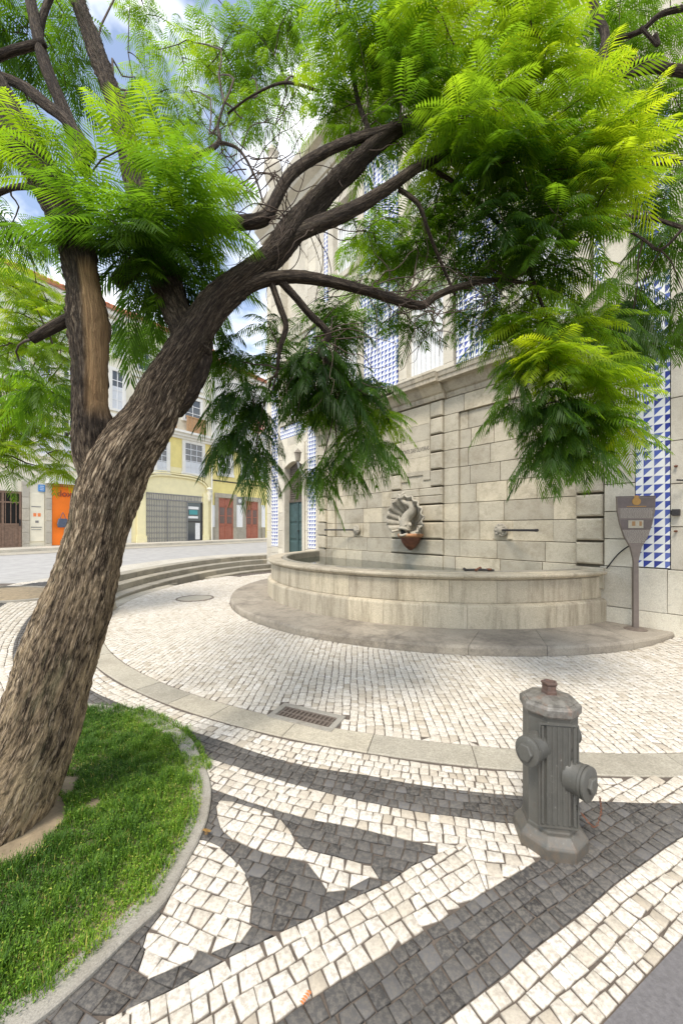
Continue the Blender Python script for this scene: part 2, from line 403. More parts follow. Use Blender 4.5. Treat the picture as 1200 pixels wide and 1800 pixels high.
def snap(P, tol):
    P = P.copy(); key = (bp[:, 0]//.5).astype(int)*1000+(bp[:, 1]//.5).astype(int)
    buckets = {}
    for k in np.unique(key): buckets[k] = bp[key == k]
    pk = (P[:, 0]//.5).astype(int)*1000+(P[:, 1]//.5).astype(int)
    for k in np.unique(pk):
        idx = np.where(pk == k)[0]
        near = [buckets[k+d] for d in (-1001,-1000,-999,-1,0,1,999,1000,1001) if k+d in buckets]
        if not near: continue
        Q = np.vstack(near); p = P[idx]
        d = ((p[:, None, :]-Q[None])**2).sum(2); j = d.argmin(1); dm = np.sqrt(d[np.arange(len(p)), j])
        m = dm < tol; P[idx[m]] = Q[j[m]]
    return P
def near_b(p):
    """index of the nearest boundary point, and the distance"""
    key = (bp[:, 0]//.5).astype(int)*1000+(bp[:, 1]//.5).astype(int); idx0 = np.arange(len(bp)); out = np.zeros(len(p), int); dd_ = np.full(len(p), 9.)
    buckets = {k: idx0[key == k] for k in np.unique(key)}
    pk = (p[:, 0]//.5).astype(int)*1000+(p[:, 1]//.5).astype(int)
    for k in np.unique(pk):
        m = np.where(pk == k)[0]; nb_ = [buckets[k+d] for d in (-1001,-1000,-999,-1,0,1,999,1000,1001) if k+d in buckets]
        if not nb_: continue
        q = np.concatenate(nb_); d = ((p[m][:, None]-bp[q][None])**2).sum(2); j = d.argmin(1); out[m] = q[j]; dd_[m] = np.sqrt(d[np.arange(len(m)), j])
    return out, dd_
def split(Q, code):
    """cut the stones that straddle an edge along it; returns {corners: (polys, codes)}"""
    c = Q.mean(1); ins = c[:, None]+(Q-c[:, None])*.80
    cc = code(ins[:, :, 0], ins[:, :, 1]); c0 = code(c[:, 0], c[:, 1]); mixed = (cc != c0[:, None]).any(1)
    res = {4: ([*Q[~mixed]], [*c0[~mixed]]), 3: ([], []), 5: ([], [])}
    Qm = Q[mixed]; cm = c[mixed]; j, dm = near_b(cm)
    for q, ce, jj, d_ in zip(Qm, cm, j, dm):
        pts = [q]
        if d_ < .06:
            o_, t_ = bpa[jj, :2], bpa[jj, 2:]; nn = np.array([-t_[1], t_[0]]); sd2 = (q-o_) @ nn; A1, B1 = [], []
            for i in range(4):
                k = (i+1) % 4
                if sd2[i] >= 0: A1.append(q[i])
                if sd2[i] <= 0: B1.append(q[i])
                if sd2[i]*sd2[k] < 0: x = q[i]+(q[k]-q[i])*sd2[i]/(sd2[i]-sd2[k]); A1.append(x); B1.append(x)
            pts = [np.array(z) for z in (A1, B1) if len(z) >= 3]
        for p_ in pts:
            ar = abs(sum(p_[i-1][0]*p_[i][1]-p_[i][0]*p_[i-1][1] for i in range(len(p_))))/2
            if ar < .00055 or len(p_) not in res: continue
            m = p_.mean(0); res[len(p_)][0].append(p_); res[len(p_)][1].append(int(code(m[0:1], m[1:2])[0]))
    return {k: (np.array(v[0]), np.array(v[1])) for k, v in res.items() if len(v[0])}
def stones(quads, name, mat, gap=.0023, hgt=.012, kind='structure', label=None):
    VV, FF, RR, SS, base = [], [], [], [], 0
    for Q in quads:
        Q = orient(np.array(Q, float)); n, K = Q.shape[:2]
        c = Q.mean(1, keepdims=True); d = Q-c; ln = np.linalg.norm(d, axis=2, keepdims=True)+1e-9
        Q = c+d*(1-np.minimum(gap*1.35/ln, .4)); d = Q-c; ln = np.linalg.norm(d, axis=2, keepdims=True)+1e-9
        hf = hz(c[:, 0, 0], c[:, 0, 1])[:, None]+RS.normal(0, .0010, (n, 1))
        til = RS.normal(0, .012, (n, 1, 2)); tz = (d*til).sum(2)
        rings = []
        for ins, z in ((0, -.025), (.0005, -.003), (.0022, .0012), (.006, .0028)):
            q = c+d*(1-np.minimum(ins*1.2/ln, .5)); rings.append(np.dstack([q, (hf+tz+z)[:, :, None]]))
        V = np.stack(rings, 1).reshape(n*4*K, 3); V[:, 2] += RS.normal(0, .0005, len(V))
        b = (np.arange(n)*4*K)[:, None]+base
        for k in range(3):
            for i in range(K):
                j = (i+1) % K; FF += np.c_[b+k*K+i, b+k*K+j, b+(k+1)*K+j, b+(k+1)*K+i].tolist()
        FF += (b+3*K+np.arange(K)[None]).tolist()
        VV.append(V); RR.append(np.repeat(RS.rand(n), 4*K)); SS.append(np.tile(np.repeat([1., .6, .10, 0.], K), n)); base += len(V)
    o = np_mesh(name, np.vstack(VV), FF, mat, None, True, np.concatenate(RR), {'side': np.concatenate(SS)})
    if kind: o['kind'] = kind
    return o
def quad_ok(Q):
    a = 0
    for i in range(4):
        j = (i+1) % 4; a = a+Q[:, i, 0]*Q[:, j, 1]-Q[:, j, 0]*Q[:, i, 1]
    return np.abs(a)/2
def orient(Q):
    a = 0
    for i in range(Q.shape[1]):
        j = (i+1) % Q.shape[1]; a = a+Q[:, i, 0]*Q[:, j, 1]-Q[:, j, 0]*Q[:, i, 1]
    Q = Q.copy(); neg = a < 0; Q[neg] = Q[neg][:, ::-1]; return Q
def rows(fr, u0, u1, v0, v1, du, dv, jit=.16, wave=.0):
    """rows of stones in parameter space (u along the row); fr maps (u,v)->x,y"""
    out = []
    nv = int((v1-v0)/dv)
    for k in range(nv):
        va, vb = v0+k*dv, v0+(k+1)*dv
        n = int((u1-u0)/du)+2
        u = u0+np.cumsum(np.r_[RS.rand()*du-du, du*RS.uniform(1-1.6*jit, 1+1.6*jit, n)])
        sk = RS.normal(0, jit*.28*du, len(u))
        def row(v, kk, ua):
            vv = v+wave*np.sin(ua*1.7+kk*.9)*dv+dv*.08*np.sin(ua/du*.35+kk*7.3)+dv*.04*np.sin(ua/du*.8+kk*3.1); return vv
        lo = fr(u-sk, row(va, k, u-sk)); hi = fr(u+sk, row(vb, k+1, u+sk))
        lo = np.c_[lo]; hi = np.c_[hi]
        q = np.stack([lo[:-1], lo[1:], hi[1:], hi[:-1]], 1)
        out.append(q)
    Q = np.vstack(out); Q += RS.normal(0, .0022, Q.shape); return Q
def view_ok(X, Y, marg=1.0):
    return (np.abs(X) < Y*.90+marg) & (Y > .95)
white, dark = [], []
# the plaza inside the band: rows running away from the viewer, turning round towards the steps
ca, sa = math.cos(math.radians(84)), math.sin(math.radians(84))
def fr_plaza(u, v):
    x = u*ca-v*sa; y = u*sa+v*ca
    return x+.10*np.sin(y*.8)+.05*np.sin(x*1.3), y+.07*np.sin(x*1.1+1)
Q = rows(fr_plaza, -8, 18, -8, 9, .066, .064)
_pc = np.array([1.70, 8.77])+np.array([.651, -.759])*(-.15)+np.array([-.759, -.651])*(-.79)
def to_circle(Q, C, lo, hi, R):
    d = Q-C; r = np.linalg.norm(d, axis=2, keepdims=True); return np.where((r > lo) & (r < hi), C+d/r*R, Q)
Q = to_circle(Q, O, 6.665, 6.80, 6.712); Q = to_circle(Q, _pc, 4.64, 4.765, 4.728); Q = Q[quad_ok(Q) > .0009]
c = Q.mean(1); r, th = polar(c[:, 0], c[:, 1])
grate = (abs(c[:, 0]+.155-.0*c[:, 1]) < -1)
W_C = np.array([1.70, 8.77]); ua = np.array([.651, -.759]); un = np.array([-.759, -.651])   # fountain wall frame
PC = W_C+ua*(-.15)+un*(-.79)                                                                 # centre of basin
rp = np.hypot(c[:, 0]-PC[0], c[:, 1]-PC[1]); outw = (c-W_C) @ un
G0 = np.array(gp(488,1258)); G1 = np.array(gp(582,1281)); G2 = np.array(gp(587,1263)); G3 = np.array(gp(500,1243))
gc = (G0+G1+G2+G3)/4; gx = (G1-G0)/np.linalg.norm(G1-G0); gy = np.array([-gx[1], gx[0]]); gl = np.linalg.norm(G1-G0); gw = .17
ing = (np.abs((c-gc) @ gx) < gl/2+.055) & (np.abs((c-gc) @ gy) < gw/2+.06)
keep = (r < 6.713) & (rp > 4.73) & (outw > .03) & view_ok(c[:, 0], c[:, 1]) & ~ing
keep &= ~((r > 6.2) & (th > 120))
far = keep & (c[:, 1] > 0)
white.append(Q[keep])
# rings outside the band
def fr_ring(u, v): return polar_xy(v, u)
Qr = rows(fr_ring, -62, 47, 6.985, 9.9, math.degrees(.068/7.6), .0655)
Ql = rows(fr_ring, 47, 112, 7.0, 9.2, math.degrees(.075/7.6), .072)
hc = np.polyfit(Hu[0][1:-1], Hu[1][1:-1], 2)
def fr_diag(u, v):
    m = 2*hc[0]*u+hc[1]; l = np.sqrt(1+m*m)
    return u-v*m/l, np.polyval(hc, u)+v/l
Qd = rows(fr_diag, -1.9, 3.0, -1.28, .96, .054, .064)
bedc = np.array([-6.5, 7.25])
def zcode(zone):
    def f(X, Y):
        r, th = polar(X, Y); inz = (Y < yFu(X)) & (X < .62) | (Y < yFl(X)) & (X >= .62) & (X < .99) | (Y < yHu(X)+.42) & (X >= .99)
        inz = (~inz | (th > 46)) if zone == 0 else (inz & (th < 46))
        c = classify(X, Y); c = np.where(inz, c, NONE)
        bad = (((X-bedc[0])/1.25)**2+((Y-bedc[1])/.62)**2 < 1) | ((th > 73.8) & (r > 6.96) & (r < 8.04) & (th < 170)) | ((th > 85) & (r > 7.9))
        return np.where(bad, NONE, c)
    return f
WL, DL = [], []
for Q, zone in ((Qr, 0), (Ql, 0), (Qd, 1)):
    c = Q.mean(1); r, th = polar(c[:, 0], c[:, 1]); Q = Q[view_ok(c[:, 0], c[:, 1]) & (r > 6.95)]
    sh = Q.shape; Q = snap(Q.reshape(-1, 2), .018).reshape(sh); Q = Q[quad_ok(Q) > .0010]
    for K, (P_, cl) in split(Q, zcode(zone)).items():
        if (cl == WHITE).any(): WL.append(P_[cl == WHITE])
        if (cl == DARK).any(): DL.append(P_[cl == DARK])
# the steps replace the rings only beyond the trunk
stones([np.vstack(white)]+WL, 'limestone_paving', M['white_cobble'])
stones(DL, 'basalt_paving', M['dark_cobble'], gap=.0021)
# granite band in long curved slabs
def arc_slabs(name, r0, r1, th0, th1, zb, zt, mat, length, parent=None, gap=.006, centre=None, zf=None, wob=0, kind=None, bev=.006):
    mb = MB(); th = th0; rm = (r0+r1)/2
    C = O if centre is None else centre
    while th < th1-.5:
        d = math.degrees(length*random.uniform(.75, 1.25)/rm); e = min(th+d, th1)
        if th1-e < d*.35: e = th1
        g_ = math.degrees(gap/rm)/2; a = np.linspace(th+g_, e-g_, max(3, int((e-th)/2.0)+2)); n = len(a); vs = []
        jz = random.uniform(-wob, wob)
        for (rr, zz) in ((r0, 'b'), (r0, 't0'), (r0+bev, 't'), (r1-bev, 't'), (r1, 't0'), (r1, 'b')):
            for t in a:
                x = C[0]-rr*math.sin(math.radians(t)); y = C[1]-rr*math.cos(math.radians(t))
                top = (zt if zf is None else float(zf(t)))+jz
                z = zb if zz == 'b' else (top-bev if zz == 't0' else top)
                if zf is not None and zz == 'b': z = -.06
                vs.append((x, y, z))
        fs = []
        for k in range(5):
            for i in range(n-1): fs.append((k*n+i, k*n+i+1, (k+1)*n+i+1, (k+1)*n+i))
        fs.append(tuple(k*n for k in range(6))); fs.append(tuple(k*n+n-1 for k in range(5, -1, -1)))
        mb.add(vs, fs); th = e
    o = mb.build(name, mat, parent)
    if kind: o['kind'] = kind
    return o
gth = polar(*gc)[1]; 
arc_slabs('granite_band', 6.72, 6.965, -58, 100, -.05, .006, M['granite_band'], .62, wob=.002, kind='structure', zf=lambda t: .006+(float(zramp(np.array(t))) if t < 73.5 else 0))
arc_slabs('landing_slabs', 6.97, 7.36, 74, 104, -.05, .004, M['granite_band'], .8, kind='structure')
# steps
st = empty('round_steps', (O[0], O[1], 0), 0, 'three curved granite steps climbing from the plaza to the street behind the tree trunk', 'steps')
for k in range(4):
    zf = lambda t, k=k: max(.004, float(zramp(np.array(t)))-.15*(3-k)+.004)
    t0 = 74
    while zf(t0) < .02 and t0 < 140: t0 += 1
    r0 = 6.68+.33*k
    arc_slabs('step', r0, r0+.345-(.012 if k < 3 else -.05), t0, 168, -.06, 0, M['granite_dark'], 1.0, parent=st, centre=(0, 0), zf=zf, wob=.002, gap=.008, bev=.014)
# street side: pale flagged sidewalk, asphalt, far sidewalk (all follow the slope)
th2 = np.linspace(60, 170, 120)
swk = sheet('sidewalk', np.r_[8.0, 8.3, 8.7, 9.1], np.linspace(85, 170, 100), .002, M['kerb'])
swl = sheet('road', np.r_[np.linspace(9.12, 30, 40)], np.linspace(84, 185, 120), -.004, M['asphalt'])
asp_x = np.linspace(.3, 3.4, 40)
V = [(x, float(yHl(x))-.006, .004) for x in asp_x]+[(x, -1.5, .004) for x in asp_x]
n = len(asp_x); F = np.array([(i+n, i+n+1, i+1, i) for i in range(n-1)])
o = np_mesh('asphalt_strip', V, F, M['asphalt_near'], None, False, [.5]*len(V)); o['kind'] = 'structure'
# drain grate in the band
dr = empty('drain_grate', (gc[0], gc[1], 0), math.atan2(gx[1], gx[0]), 'rusty slotted iron drain grate set in the curved granite band', 'drain')
mb = MB(); hl, hw = gl/2+.05, gw/2+.05
for (a, b, c_, d) in ((-hl, hl, -hw, -gw/2), (-hl, hl, gw/2, hw), (-hl, -gl/2, -gw/2, gw/2), (gl/2, hl, -gw/2, gw/2)): mb.box(a, b, c_, d, -.05, .0125, .4)
mb.build('surround', M['concrete'], dr, bevel=.004)
mb = MB(); mb.box(-gl/2, gl/2, -gw/2, gw/2, -.10, -.018); mb.build('pit', M['black'], dr)
mb = MB()
nb = 13
for i in range(nb):
    x = -gl/2+gl*(i+.5)/nb; mb.box(x-.0075, x+.0075, -gw/2+.004, gw/2-.004, -.014, .006)
mb.box(-gl/2, gl/2, -gw/2, -gw/2+.014, -.014, .007); mb.box(-gl/2, gl/2, gw/2-.014, gw/2, -.014, .007); mb.box(-gl/2, gl/2, -.006, .006, -.014, .0065)
mb.build('bars', M['iron_grate'], dr, bevel=.002)
# manhole ring
mc = gp(343, 1052); mh = empty('manhole_cover', (mc[0], mc[1], 0), 0, 'round paved manhole cover with an iron rim on the plaza beside the steps', 'manhole cover')
mb = MB(); mb.lathe([(.40, -.01), (.40, .014), (.365, .014), (.365, -.01)], 40); mb.build('rim', M['iron_grate'], mh)
mb = MB(); mb.lathe([(.362, -.01), (.362, .010), (.01, .010)], 40); mb.build('cover', M['granite_band'], mh)

# ------------------------------------------------------------------ wall fountain (local x right along the wall, y into the wall)
RZ = math.atan2(-.759, .651)
ft = empty('wall_fountain', (W_C[0], W_C[1], 0), RZ, 'weathered granite wall fountain with scallop shell, curved basin and stone cornice', 'fountain')
mb = MB(); mb.box(-3.66, 3.66, .10, .34, .05, 4.45, .3); mb.build('wall_core', M['mortar'], ft)
G = .005
def course(mb, x0, x1, z0, z1, y, ln, dep=.1, bev=.007, off=0):
    xs = [x0]; x = x0+ln*(.35+.5*random.random())*(1 if off else .9)
    while x < x1-.18: xs.append(x); x += ln*random.uniform(.75, 1.3)
    if len(xs) > 1 and x1-xs[-1] < .15: xs.pop()
    xs.append(x1)
    for a, b in zip(xs, xs[1:]): mb.block(a+G, b-G, z0+G, z1-G, y, dep, bev, .0015)
zc = [1.33, 1.71, 2.09, 2.47, 2.84, 3.22, 3.60, 3.97]
for s in (-1, 1):
    field = MB()
    A = lambda a, b: (min(s*a, s*b), max(s*a, s*b))
    # recessed field
    for i in range(len(zc)-1): course(field, *A(1.08, 2.92), zc[i], zc[i+1], .065, .62, .05)
    # flush frame round it
    for i in range(len(zc)-1):
        field.block(*A(.73+G, 1.08-G*0), zc[i]+G, zc[i+1]-G, .012, .12, .006, .001)
        field.block(*A(2.92, 3.28-G), zc[i]+G, zc[i+1]-G, .012, .12, .006, .001)
    course(field, *A(.73, 3.28), .98, 1.33, .012, .75, .12, .006)
    course(field, *A(.73, 3.28), 3.97, 4.32, .012, .8, .12, .006)
    course(field, *A(.73, 3.28), .62, .98, -.02, .8, .14, .006)
    field.build('ashlar_field', M['granite'], ft)
    mb = MB(); z = .62; x0, x1 = min(s*3.28, s*3.65), max(s*3.28, s*3.65)
    mb.block(x0-.02, x1+.02, z, .95, -.05, .3, .01); z = .98
    while z < 4.3:
        mb.block(x0, x1, z+.018, z+.36, -.055, .3, .028, .001); z += .378
    mb.build('quoin_pilaster', M['granite'], ft)
pier = MB()
for i, (z0, z1) in enumerate([(.98, 1.33), (1.33, 1.71), (1.71, 2.09), (2.09, 2.28), (2.28, 2.47), (2.47, 2.84), (2.84, 3.22), (3.22, 3.60), (3.60, 3.97), (3.97, 4.32)]):
    if z0 < 2.4:
        if z0 in (1.71, 1.33, .98): pier.block(-.73, .73, z0+.016, z1-.016, -.05, .2, .024, .001)
        else:
            for a, b in ((-.73, -.42), (-.42, .12), (.12, .73)): pier.block(a+G*.5, b-G*.5, z0+(.016 if z0 == 2.09 else .002), z1-(.016 if z1 > 2.4 else .002), -.05, .2, .018, .001)
    else:
        for a, b in ((-.73, -.42), (.42, .73)): pier.block(a, b, z0+.016, z1-.016, -.055, .2, .026, .001)
pier.block(-.74, .74, .62, .97, -.06, .2, .012)
pier.build('central_pier', M['granite'], ft)
insp = MB()
insp.box(-.43, .43, -.012, .1, 2.47, 2.60, .5)
# inscription panel with the stepped bottom
for z0, z1 in ((2.84, 3.16), (3.16, 3.52), (3.52, 3.88), (3.88, 4.3)): insp.block(-.41, .41, z0+.002, z1-.002, -.04, .15, .004)
insp.block(-.41, -.22, 2.64, 2.842, -.04, .12, .005); insp.block(.22, .41, 2.64, 2.842, -.04, .12, .005)
insp.block(-.22, .22, 2.755, 2.842, -.04, .12, .005)
insp.box(-.42, .42, -.014, .1, 2.47, 3.0, .45)
insp.build('inscription_panel', M['granite'], ft)
def text(s, name, size, loc, mat, parent, rot=(PI/2, 0, 0), ext=.002, align='CENTER', sx=1, bold=0):
    cu = bpy.data.curves.new(name, 'FONT'); cu.body = s; cu.size = size; cu.extrude = ext; cu.align_x = align; cu.offset = bold
    t = bpy.data.objects.new(name, cu); link(t); dg = bpy.context.evaluated_depsgraph_get()
    me = bpy.data.meshes.new_from_object(t.evaluated_get(dg)); bpy.data.objects.remove(t)
    o = bpy.data.objects.new(name, me); link(o); me.materials.clear(); me.materials.append(mat)
    o.parent = parent; o.location = loc; o.rotation_euler = rot; o.scale = (sx, 1, 1); return o
text('FONTE DAS OLIVEIRAS', 'lettering', .135, (-.0, -.0415, 3.29), M['inscr'], ft, sx=.56)
# cornice
def cornice(x0, x1, y, z):
    p = [(y+.30, z), (y+.0, z), (y-.02, z+.05), (y-.02, z+.10), (y-.06, z+.12), (y-.14, z+.22), (y-.17, z+.28), (y-.30, z+.285), (y-.31, z+.36), (y-.33, z+.375), (y-.35, z+.45), (y-.36, z+.46), (y-.36, z+.475), (y+.30, z+.52)]
    return p
cm = MB()
for x0, x1, y in ((-3.28, -.80, .012), (.80, 3.28, .012), (-.80, .80, -.07), (3.28, 3.73, -.07), (-3.73, -3.28, -.07)):
    x = x0; 
    while x < x1-.01:
        e = min(x+random.uniform(.7, 1.1), x1)
        if x1-e < .3: e = x1
        cm.sweepx(cornice(0, 0, y, 4.33), x+.001, e-.001); x = e
cm.build('cornice', M['granite_trim'], ft)
for s, n_ in ((-1, 0), (1, 1)):                        # scrolled blocks that crown the wall ends
    mb = MB(); pts = [(s*3.1, 4.80), (s*3.7, 4.80), (s*3.7, 5.2), (s*3.6, 5.45), (s*3.5, 5.3), (s*3.3, 5.05), (s*3.15, 4.95)]
    if s < 0: pts = pts[::-1]
    mb.prism(pts, -.1, .2); mb.build('scroll', M['granite_trim'], ft, bevel=.02)
# shell
def shell():
    V = []; F = []; nr, na = 22, 131; cz = 1.50
    for j in range(na):
        u = -1+2*j/(na-1); phi = u*math.radians(118)
        ribs = 13; ph = (u*.5+.5)*ribs; rc = abs(math.sin(ph*PI))
        lobe = .5*(1-math.cos(2*PI*ph))
        Rm = (.56+.10*math.cos(phi)-.10*abs(math.sin(phi))*.5)*(1+.07*lobe)*(1-.18*max(0, abs(u)-.75)/.25)
        for i in range(nr):
            t = i/(nr-1); r = .05+(Rm-.05)*t
            x = r*math.sin(phi)*.98; z = cz+.12+r*math.cos(phi)*.98+.02
            y = -.075-.10*t-.24*t**2.2+.040*(lobe-.5)*min(1, t*1.6+.1)
            if phi and z < cz-.08: z = cz-.08+(z-cz+.08)*.3
            V.append((x, y, z))
    for j in range(na-1):
        for i in range(nr-1): a = j*nr+i; F.append((a, a+1, a+nr+1, a+nr))
    return V, F
V, F = shell()
so = np_mesh('scallop_shell', V, F, stone('carved_limestone', (.34, .305, .24), (.45, .41, .33), (.11, .09, .07), .85, rndamt=0, bmp=.6), ft, True, [.5]*len(V))
md = so.modifiers.new('s', 'SOLIDIFY'); md.thickness = .035; md.offset = -1
M['carved'] = so.data.materials[0]
mb = MB()      # dolphin: bulky head at the bottom, body in an S, tail flukes up left
path = [(.02, -.34, 1.50), (.0, -.36, 1.60), (-.02, -.35, 1.72), (.04, -.33, 1.84), (.14, -.32, 1.93), (.17, -.33, 2.03), (.10, -.35, 2.11), (0, -.36, 2.13), (-.08, -.37, 2.18), (-.12, -.38, 2.26)]
rad = [.10, .125, .125, .115, .105, .09, .072, .055, .042, .035]
def cr_spline(P, n=4):
    P = [Vector(p) for p in P]; out = []
    for i in range(len(P)-1):
        p0, p1, p2, p3 = P[max(i-1, 0)], P[i], P[i+1], P[min(i+2, len(P)-1)]
        for k in range(n):
            t = k/n; out.append(.5*((2*p1)+(p2-p0)*t+(2*p0-5*p1+4*p2-p3)*t*t+(3*p1-p0-3*p2+p3)*t**3))
    out.append(P[-1]); return out
def lerp_list(R, n=4):
    out = []
    for i in range(len(R)-1):
        for k in range(n): out.append(R[i]+(R[i+1]-R[i])*k/n)
    return out+[R[-1]]
mb.tube(cr_spline(path), lerp_list(rad), 16, rnd=.5)
mb.tube([(-.12, -.38, 2.24), (-.17, -.38, 2.31), (-.25, -.36, 2.34)], [.035, .04, .012], 10, rnd=.5)
mb.tube([(-.12, -.38, 2.24), (-.08, -.38, 2.33), (-.02, -.36, 2.37)], [.035, .04, .012], 10, rnd=.5)
mb.tube([(-.08, -.36, 1.66), (-.16, -.38, 1.74), (-.20, -.37, 1.86)], [.04, .03, .008], 8, rnd=.5)
mb.tube([(.10, -.36, 1.66), (.16, -.38, 1.62)], [.05, .02], 8, rnd=.5)
for s in (-1, 1):
    mb.lathe([(.001, -.03), (.022, -.02), (.03, 0), (.022, .02), (.001, .03)], 10, (s*.07, -.45, 1.64), rnd=.9)
# snout: upper and lower lip
mb.tube(cr_spline([(-.10, -.42, 1.53), (-.06, -.50, 1.56), (0, -.52, 1.575), (.06, -.50, 1.56), (.10, -.42, 1.53)]), .032, 10, rnd=.6)
mb.tube(cr_spline([(-.09, -.42, 1.45), (-.05, -.49, 1.42), (0, -.51, 1.41), (.05, -.49, 1.42), (.09, -.42, 1.45)]), .026, 10, rnd=.6)
mb.tube([(-.16, -.16, 1.44), (-.14, -.34, 1.42)], [.10, .07], 10, rnd=.4); mb.tube([(.18, -.16, 1.44), (.14, -.34, 1.42)], [.10, .07], 10, rnd=.4)
mb.build('dolphin', M['carved'], so, smooth=True)
mb = MB(); mb.tube([(0, -.40, 1.49), (0, -.475, 1.485)], [.05, .055], 12); mb.build('mouth', M['black'], so)
mb = MB()      # bowl
mb.lathe([(.001, 1.07), (.05, 1.09), (.12, 1.15), (.19, 1.25), (.225, 1.34), (.235, 1.37)], 28, (0, -.20, 0)); mb.build('bowl', plain('rust_stained_stone', (.16, .06, .035), .6, var=.5, scale=14, c2=(.30, .13, .06)), ft, smooth=True)
mb = MB(); mb.lathe([(.22, 1.36), (.27, 1.37), (.285, 1.40), (.285, 1.43), (.265, 1.45), (.20, 1.45), (.19, 1.40)], 28, (0, -.20, 0)); mb.build('bowl_rim', plain('orange_stained_stone', (.42, .20, .09), .7, var=.5, scale=10, c2=(.5, .38, .25)), ft, smooth=True)
# rosettes with their long iron rods
for s in (-1, 1):
    ro = MB(); rm = Matrix.Rotation(PI/2, 3, 'X')
    ro.lathe([(.13, 0), (.13, .03), (.115, .045), (.09, .04), (.085, .05), (.05, .075), (.02, .08), (.001, .085)], 24, (s*2.0, .012, 1.53), mat=rm)
    for k in range(8):
        a = k*PI/4; ro.lathe([(.03, 0), (.028, .05), (.012, .062), (.001, .064)], 8, (s*2.0+.085*math.cos(a), .012, 1.53+.085*math.sin(a)), mat=rm)
    r_ = ro.build('rosette', M['carved'], ft, auto=40)
    t = MB(); dx, dy = s*.89, -.45; t.tube([(s*2.0, -.02, 1.53), (s*2.0+dx*.92, dy*.92, 1.53)], .021, 10)
    t.tube([(s*2.0+dx*.90, dy*.90, 1.53), (s*2.0+dx*.94, dy*.94, 1.53)], .026, 10)
    t.build('iron_rod', M['iron'], r_)
    mb = MB(); mb.block(s*2.0-.19, s*2.0+.19, 1.36, 1.70, .05, .05, .006, rnd=.95); mb.build('rosette_backing', M['granite'], r_)
# basin: local centre (-.15,.79)
BC = (-.15, .79)
bs = empty('basin'); bs.parent = ft
def phimax(r): return math.degrees(math.acos(BC[1]/r))
def ring(mb, prof, ph0, ph1, ln, gap=.005):
    rm = max(p[0] for p in prof); a0 = ph0
    while a0 < ph1-.2:
        d = math.degrees(ln*random.uniform(.85, 1.2)/rm); a1 = min(a0+d, ph1)
        if ph1-a1 < d*.4: a1 = ph1
        gg = math.degrees(gap/rm)/2; a = np.linspace(a0+gg, a1-gg, max(4, int((a1-a0)/1.6)+2)); n = len(a); m = len(prof); vs = []
        jr = random.uniform(-.002, .002)
        for r, z in prof:
            for t in a: vs.append((BC[0]+(r+jr)*math.sin(math.radians(t)), BC[1]-(r+jr)*math.cos(math.radians(t)), z))
        fs = [(k*n+i+1, k*n+i, ((k+1) % m)*n+i, ((k+1) % m)*n+i+1) for k in range(m) for i in range(n-1)]
        fs.append(tuple(k*n for k in range(m))[::-1]); fs.append(tuple(k*n+n-1 for k in range(m)))
        mb.add(vs, fs); a0 = a1
pm = phimax(3.93)
mb = MB(); ring(mb, [(3.72, .10), (3.925, .10), (3.93, .12), (3.93, .435), (3.92, .455), (3.865, .475), (3.72, .475)], -pm, pm, .68)
ring(mb, [(3.72, .478), (3.85, .478), (3.855, .49), (3.855, .80), (3.84, .812), (3.72, .812)], -pm, pm, .72); mb.build('curved_wall', M['granite_basin'], bs)
mb = MB(); ring(mb, [(3.66, .1), (3.71, .1), (3.71, .81), (3.66, .81)], -pm, pm, 3, 0); mb.build('lining', M['joint'], bs)
mb = MB(); ring(mb, [(3.62, .815), (3.84, .815), (3.87, .822), (3.89, .845), (3.925, .85), (3.935, .865), (3.935, .885), (3.92, .90), (3.63, .90), (3.62, .89)], -pm, pm, .95, .004); mb.build('coping', M['granite_basin'], bs)
mb = MB(); ring(mb, [(3.50, .3), (3.618, .3), (3.618, .875), (3.60, .912), (3.52, .912), (3.50, .89)], -pm, pm, .9, .004); mb.build('inner_rim', M['granite_dark'], bs)
n = 60; vs = [(BC[0]+3.6*math.sin(math.radians(-pm+2*pm*i/(n-1))), BC[1]-3.6*math.cos(math.radians(-pm+2*pm*i/(n-1))), .74) for i in range(n)]
m_, nt_, b_ = nodes('still_water'); b_.inputs['Base Color'].default_value = (.02, .03, .022, 1); b_.inputs['Roughness'].default_value = .05; bump(nt_, b_, noi(nt_, 9, 3), .08, .02)
np_mesh('water', vs, [tuple(range(n))], m_, bs, False, [.5]*n)
# platform round the basin
mb = MB(); rp_ = 4.72; pp = phimax(rp_); a0 = -pp
while a0 < pp-.2:
    a1 = min(a0+math.degrees(random.uniform(.95, 1.5)/rp_), pp)
    if pp-a1 < 6: a1 = pp
    a = np.linspace(a0+.035, a1-.035, 14); prof = [(3.80, -.03), (rp_, -.03), (rp_, .085), (rp_-.012, .108), (rp_-.03, .118), (3.80, .125)]; n = len(a); m = 6; vs = []
    skew = 9
    for q, (r, z) in enumerate(prof):
        for t in a: tt_ = t+skew*(rp_-r)/.9*(.6); vs.append((BC[0]+r*math.sin(math.radians(tt_)), BC[1]-r*math.cos(math.radians(tt_)), z))
    fs = [(k*n+i+1, k*n+i, ((k+1) % m)*n+i, ((k+1) % m)*n+i+1) for k in range(m) for i in range(n-1)]
    fs.append(tuple(k*n for k in range(m))[::-1]); fs.append(tuple(k*n+n-1 for k in range(m))); mb.add(vs, fs); a0 = a1
pl = mb.build('platform', M['granite_slab'], ft)
